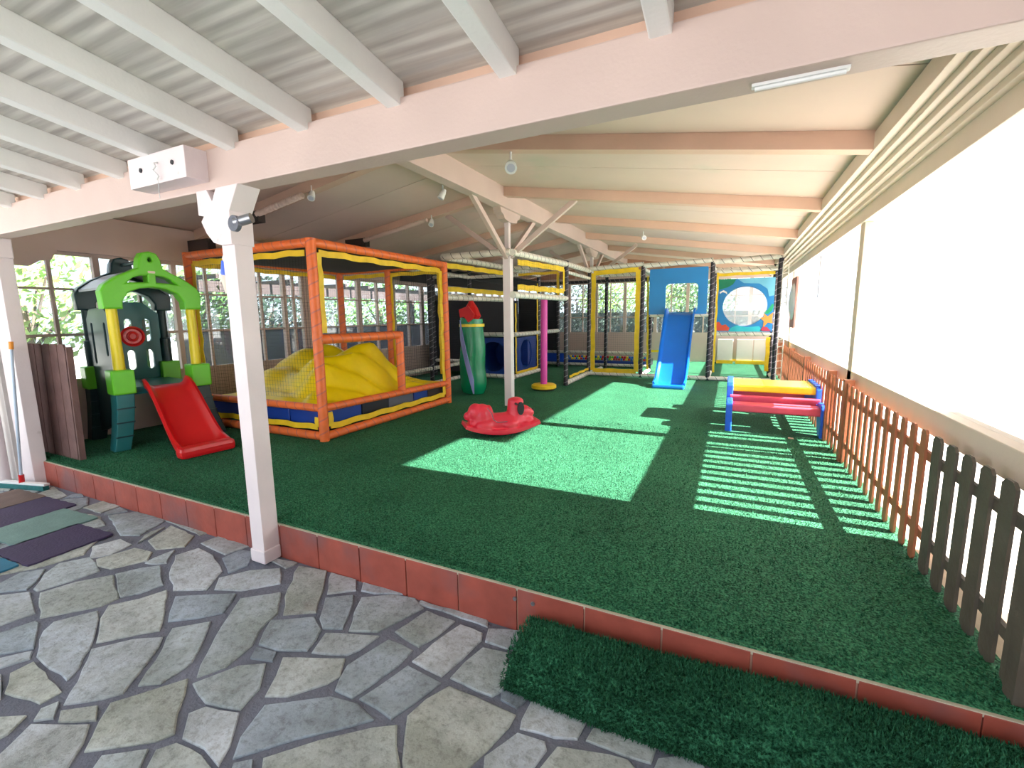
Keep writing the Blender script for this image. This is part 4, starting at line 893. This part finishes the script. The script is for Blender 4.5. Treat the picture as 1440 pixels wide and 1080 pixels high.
# rubber mats
def rmat(x0, y0, sz, m, label, h=.014, rot=0.06):
    mb = MB(); n = 8; c, s_ = cos(rot), sin(rot); pts_ = []
    for sd_ in range(4):
        for i in range(n):
            t = i / n; j = .012 if i % 2 else -.004
            a, b = [(t, -j), (1 + j, t), (1 - t, 1 + j), (-j, 1 - t)][sd_]; a, b = a * sz, b * sz; pts_.append((x0 + a * c - b * s_, y0 + a * s_ + b * c))
    mb.prism(pts_, lambda a, b, t: (a, b, t), .001, h)
    return mb.build('floor_mat', m, label=label, cat='mat')
rmat(-4.60, 1.12, .48, matpurple, 'dark purple rubber tile nearest the curb corner, at the outer end of the mat row')
rmat(-5.09, 1.20, .50, matgreen, 'grey-green rubber tile lying between two dark purple tiles')
rmat(-5.60, 1.26, .50, matpurple, 'dark purple rubber tile just in front of the squeegee')
rmat(-6.12, 1.24, .50, mattan, 'brownish rubber tile tucked under the squeegee head')
rmat(-4.66, .60, .50, matblue, 'blue rubber tile at the edge of the picture below the grey-green one')
rmat(-5.17, .66, .50, matpurple, 'purple rubber tile beyond the blue one')

# ================================================================= ROCKER
rk = empty('dog_rocker', (-2.40, 4.69, T), radians(42), label='pinkish red plastic dog shaped rocker with dark ears on the turf', cat='rocker')
def P2(a, b, t): return (a, t, b)
mb = MB()
flange = []
for k_ in range(21):
    a = -.49 + .98 * k_ / 20; flange.append((a, .02 + .40 * (a * a) * 1.15 + (.0)))
outl = flange + [(a * .97, b + .05 + .02 * (1 - abs(a) / .5)) for a, b in flange[::-1]]
mb.prism(outl, P2, -.165, .165)
mb.tube([(-.42, 0, .16), (-.2, 0, .15), (0, 0, .15), (.2, 0, .16), (.42, 0, .17)], [.08, .13, .13, .13, .07], 14)
mb.ball((-.25, 0, .24), (.15, .12, .17)); mb.ball((-.33, 0, .30), (.10, .10, .12)); mb.ball((-.43, 0, .26), (.055, .05, .055))
mb.ball((-.16, 0, .26), (.06, .10, .13))
mb.tube([(.20, 0, .15), (.19, 0, .30), (.20, 0, .44)], [.125, .105, .10], 16); mb.ball((.20, 0, .41), (.105, .11, .06))
mb.tube([(.22, 0, .28), (.33, 0, .27), (.40, 0, .24)], [.10, .085, .065], 14); mb.ball((.30, 0, .19), (.12, .10, .10)); mb.ball((.39, 0, .255), (.06, .06, .05))
for s_ in (-1, 1):
    mb.ball((.10, s_ * .12, .14), (.11, .045, .06)); mb.ball((-.24, s_ * .11, .14), (.12, .05, .07)); mb.ball((.31, s_ * .12, .12), (.08, .035, .04))
body = mb.build('body', rockred, rk)
md = body.modifiers.new('r', 'REMESH'); md.mode = 'VOXEL'; md.voxel_size = .011; md.use_smooth_shade = True
md = body.modifiers.new('s', 'SMOOTH'); md.iterations = 4; md.factor = .5
for s_ in (-1, 1):
    e = MB(); e.prism(ell(.235, .335, .045, .085, 16), P2, s_ * .108 - .012, s_ * .108 + .012); e.build('ear', darkslot, rk, bevel=.006)
    MB().ball((.36, s_ * .045, .315), .012, 8, 6).build('eye', darkslot, rk)
MB().ball((.425, 0, .285), (.030, .034, .024), 12, 8).build('nose', darkslot, rk, smooth=True)
MB().tube([(.17, -.15, .40), (.17, .15, .40)], .014, 10).build('handle', darkslot, rk, smooth=True)
rk.scale = (.92, .92, .92)
sm2 = MB(); sm2.tube([(.05, -.135, .185), (-.08, -.14, .185), (-.13, -.137, .22), (-.15, -.128, .30), (-.2, -.11, .37)], .005, 6); sm2.build('saddle_line', greyvinyl, rk)

# ================================================================= PUNCH BAG, SPINNER POLE
pb = empty('punch_bag', (-4.18, 7.09, .26), label='glossy green hanging punch bag with red cover and lilac strip', cat='punch bag')
n = 14; pts_ = [(-4.18 + .012 * sin(i * .9), 7.09, .26 + i * (1.33 / n)) for i in range(n + 1)]
MB().tube(pts_, [.20, .235, .24, .238, .235, .232, .235, .228, .228, .222, .222, .218, .215, .21, .20], 22).build('bag', baggreen, pb, smooth=True)
MB().tube([(-4.18, 7.09, 1.44), (-4.18, 7.09, 1.49)], .226, 22).build('yellow_ring', yplast, pb)
a0 = [radians(-118 + 62 * i / 12) for i in range(13)]
mb = MB()
for i, a in enumerate(a0):
    z = 1.46 - 1.05 * i / 12; r_ = .246
    for dz in (0, .34): mb.v.append((-4.18 + r_ * cos(a), 7.09 + r_ * sin(a), z - dz + .1)); 
    mb.v.append((-4.18 + (r_ - .02) * cos(a), 7.09 + (r_ - .02) * sin(a), z - .34 + .1)); mb.v.append((-4.18 + (r_ - .02) * cos(a), 7.09 + (r_ - .02) * sin(a), z + .1))
for i in range(12):
    for k_ in range(4): k2 = (k_ + 1) % 4; mb.f.append((i * 4 + k_, i * 4 + k2, (i + 1) * 4 + k2, (i + 1) * 4 + k_))
mb.f += [(0, 1, 2, 3), (51, 50, 49, 48)]
for i_, v in enumerate(mb.v): mb.v[i_] = (v[0], v[1], max(v[2], .265))
mb.build('lilac_strip', lilac, pb, smooth=True)
rc = MB(); rc.tube([(-4.16, 7.05, 1.50), (-4.15, 7.05, 1.62), (-4.17, 7.07, 1.76), (-4.18, 7.09, 1.90)], [.05, .17, .12, .03], 9); rc.prism([(-4.30, 1.74), (-4.12, 1.80), (-4.0, 1.66), (-4.03, 1.58), (-4.12, 1.52), (-4.2, 1.62), (-4.28, 1.6)], lambda a, b, t: (a, t, b), 6.86, 6.90)
rc.build('red_cover', redplast, pb)
MB().tube([(-4.18, 7.09, 1.60), (-4.18, 7.09, 1.92)], .010, 6).build('hanger', chrome, pb); loc(pb)
sp3 = empty('spinner_pole', (-3.14, 7.94, T), label='magenta padded pole on a round yellow foot under the upper deck rail', cat='pole')
MB().tube(long((-3.14, 7.94, .30), (-3.13, 7.94, 1.92)), .062, 16).build('padded_pole', magenta, sp3, smooth=True)
MB().lathe((-3.14, 7.94, T + .02), [(.20, 0), (.235, .02), (.235, .075), (.20, .095), (.06, .095)], 28).build('round_foot', yellowcloth, sp3, smooth=True)
MB().tube([(-3.14, 7.94, T), (-3.14, 7.94, T + .03)], .19, 24).build('foot_underside', darkslot, sp3); loc(sp3)

# ================================================================= PICNIC TABLE
pt = empty('picnic_table', (.49, 6.55, T), label='childs plastic picnic table with yellow top, red benches and blue ends', cat='table')
def slab(y0, y1, z, m, nm, th=.06, x0=.03, x1=.95):
    mb = MB(); mb.prism(rrect(y0, y1, z - th, z, .02), lambda a, b, t: (t, a, b), x0, x1); mb.build(nm, m, pt, bevel=.004)
slab(6.28, 6.92, .735, yplast, 'table_top', .085, .02, .98); slab(5.88, 6.10, .56, pinkred, 'bench', .09, .02, .98); slab(7.10, 7.32, .56, pinkred, 'bench', .09, .02, .98)
slab(6.20, 6.27, .615, pinkred, 'cross_bar', .10, .03, .97)
for x in (-.01, .93):
    out = [(5.84, .235), (5.98, .235), (6.12, .42), (6.30, .46), (6.9, .46), (7.08, .42), (7.22, .235), (7.36, .235), (7.36, .56), (7.32, .60), (7.08, .60), (7.02, .56), (6.98, .56), (6.96, .72), (6.92, .76), (6.28, .76), (6.24, .72), (6.22, .56), (6.14, .56), (6.10, .60), (5.88, .60), (5.84, .56)]
    mb = MB(); mb.prism(out, lambda a, b, t: (t, a, b), x, x + .07); mb.build('end_leg', royal, pt, bevel=.012)
loc(pt)
MB().box(.63, .68, 5.72, 5.76, T, T + .008).build('leaf', rafterpink, label='small pale scrap lying on the turf under the picnic table', cat='scrap')

# ================================================================= OUTDOORS
def foliage(name, c, r, n, m, label, cat, trunk=True, leaf=.07, seed=1, group=None):
    rr = random.Random(seed); t = empty(name, (c[0], c[1], 0), label=label, cat=cat, group=group); mb = MB()
    for i in range(n):
        while True:
            d = Vector((rr.uniform(-1, 1), rr.uniform(-1, 1), rr.uniform(-1, 1)))
            if .35 < d.length < 1: break
        p = Vector((c[0] + d.x * r[0], c[1] + d.y * r[1], c[2] + d.z * r[2]))
        if p.z < 0: continue
        a = Vector((rr.uniform(-1, 1), rr.uniform(-1, 1), rr.uniform(-1, 1))).normalized(); b = a.orthogonal().normalized(); c2 = a.cross(b); s_ = leaf * rr.uniform(.6, 1.4)
        mb.add([p - b * s_, p + c2 * s_ * .5, p + b * s_, p - c2 * s_ * .5], [(0, 1, 2, 3)])
    raw(mb, 'foliage', m).parent = t
    if trunk:
        tk = MB(); tk.tube([(c[0], c[1], -.06), (c[0] + .05, c[1], c[2] * .5), (c[0], c[1], c[2])], [.10, .07, .04], 8)
        for q in range(5):
            a = q * 1.3; tk.tube([(c[0], c[1], c[2] * .6), (c[0] + r[0] * .7 * cos(a), c[1] + r[1] * .7 * sin(a), c[2] + r[2] * .4)], [.035, .015], 6)
        tk.build('trunk', bark, t)
    return loc(t)
foliage('garden_tree', (-10.2, 3.3, 1.9), (1.3, 1.3, .95), 1500, leaflight, 'pale green bushy tree outside the window behind the play tower', 'tree', seed=2)
foliage('garden_tree', (-9.8, 5.6, 1.9), (1.1, 1.2, .8), 1300, leafmid, 'mid green tree outside the window beside the near white post', 'tree', seed=3)
foliage('garden_tree', (-11.5, 8.6, 1.8), (1.4, 2.2, 1.0), 2800, leafdark, 'dark leafy tree outside the windows behind the orange cage', 'tree', seed=4)
foliage('garden_tree', (-11.0, 12.5, 1.9), (1.4, 2.2, 1.2), 2600, leafmid, 'mid green tree outside the far end of the glazed side wall', 'tree', seed=5)
foliage('garden_tree', (-3.4, 18.5, 2.2), (2.4, 1.2, .9), 2600, leaflight, 'pale green tree outside the back windows behind the net panel', 'tree', seed=6)
foliage('garden_tree', (-1.0, 17.8, 2.2), (1.2, 1.0, 1.2), 1800, leafmid, 'mid green tree outside the back window behind the blue slide panel', 'tree', seed=7)
foliage('garden_tree', (-6.0, 19.0, 2.2), (1.8, 1.2, 1.4), 1800, leafdark, 'dark tree outside the back corner of the building', 'tree', seed=8)
hd_ = empty('screen_fence', (-7.9, 9.4, 0), label='dark blue cloth screen outside behind the windows of the side wall', cat='fence')
MB().box(-7.92, -7.88, 4.3, 14.6, -.06, 1.46).build('screen_cloth', hedgeblue, hd_)
for y in (4.3, 6.9, 9.5, 12.1, 14.6): MB().box(-7.97, -7.92, y - .03, y + .03, -.06, 1.6).build('post', boxdark, hd_)
loc(hd_)
foliage('hedge', (-3.0, 16.2, .9), (4.6, .4, .95), 6000, leafdark, 'dark clipped hedge outside along the back windows', 'hedge', trunk=False, leaf=.06, seed=9)
hg_ = [o for o in C.objects if o.name == 'hedge'][0]
hb = MB().box(-7.5, 1.5, 16.05, 16.35, -.06, 1.72).build('dense_core', leafdark, hg_); hb.matrix_parent_inverse = Matrix.Translation(hg_.location).inverted()
# outdoor pergola beam seen as a dark band through the side windows
pg = empty('pergola', (-8.9, 9, 0), label='dark timber pergola outside the glazed side wall', cat='pergola')
MB().box(-8.98, -8.82, 4.2, 15, 2.14, 2.34).build('beam', boxdark, pg)
for y in (4.6, 8, 11.5, 14.5): MB().box(-8.95, -8.85, y - .05, y + .05, -.06, 2.14).build('post', boxdark, pg)
for i in range(14): MB().box(-9.9, -8.2, 4.4 + i * .75, 4.46 + i * .75, 2.34, 2.42).build('rafter', boxdark, pg)
loc(pg)
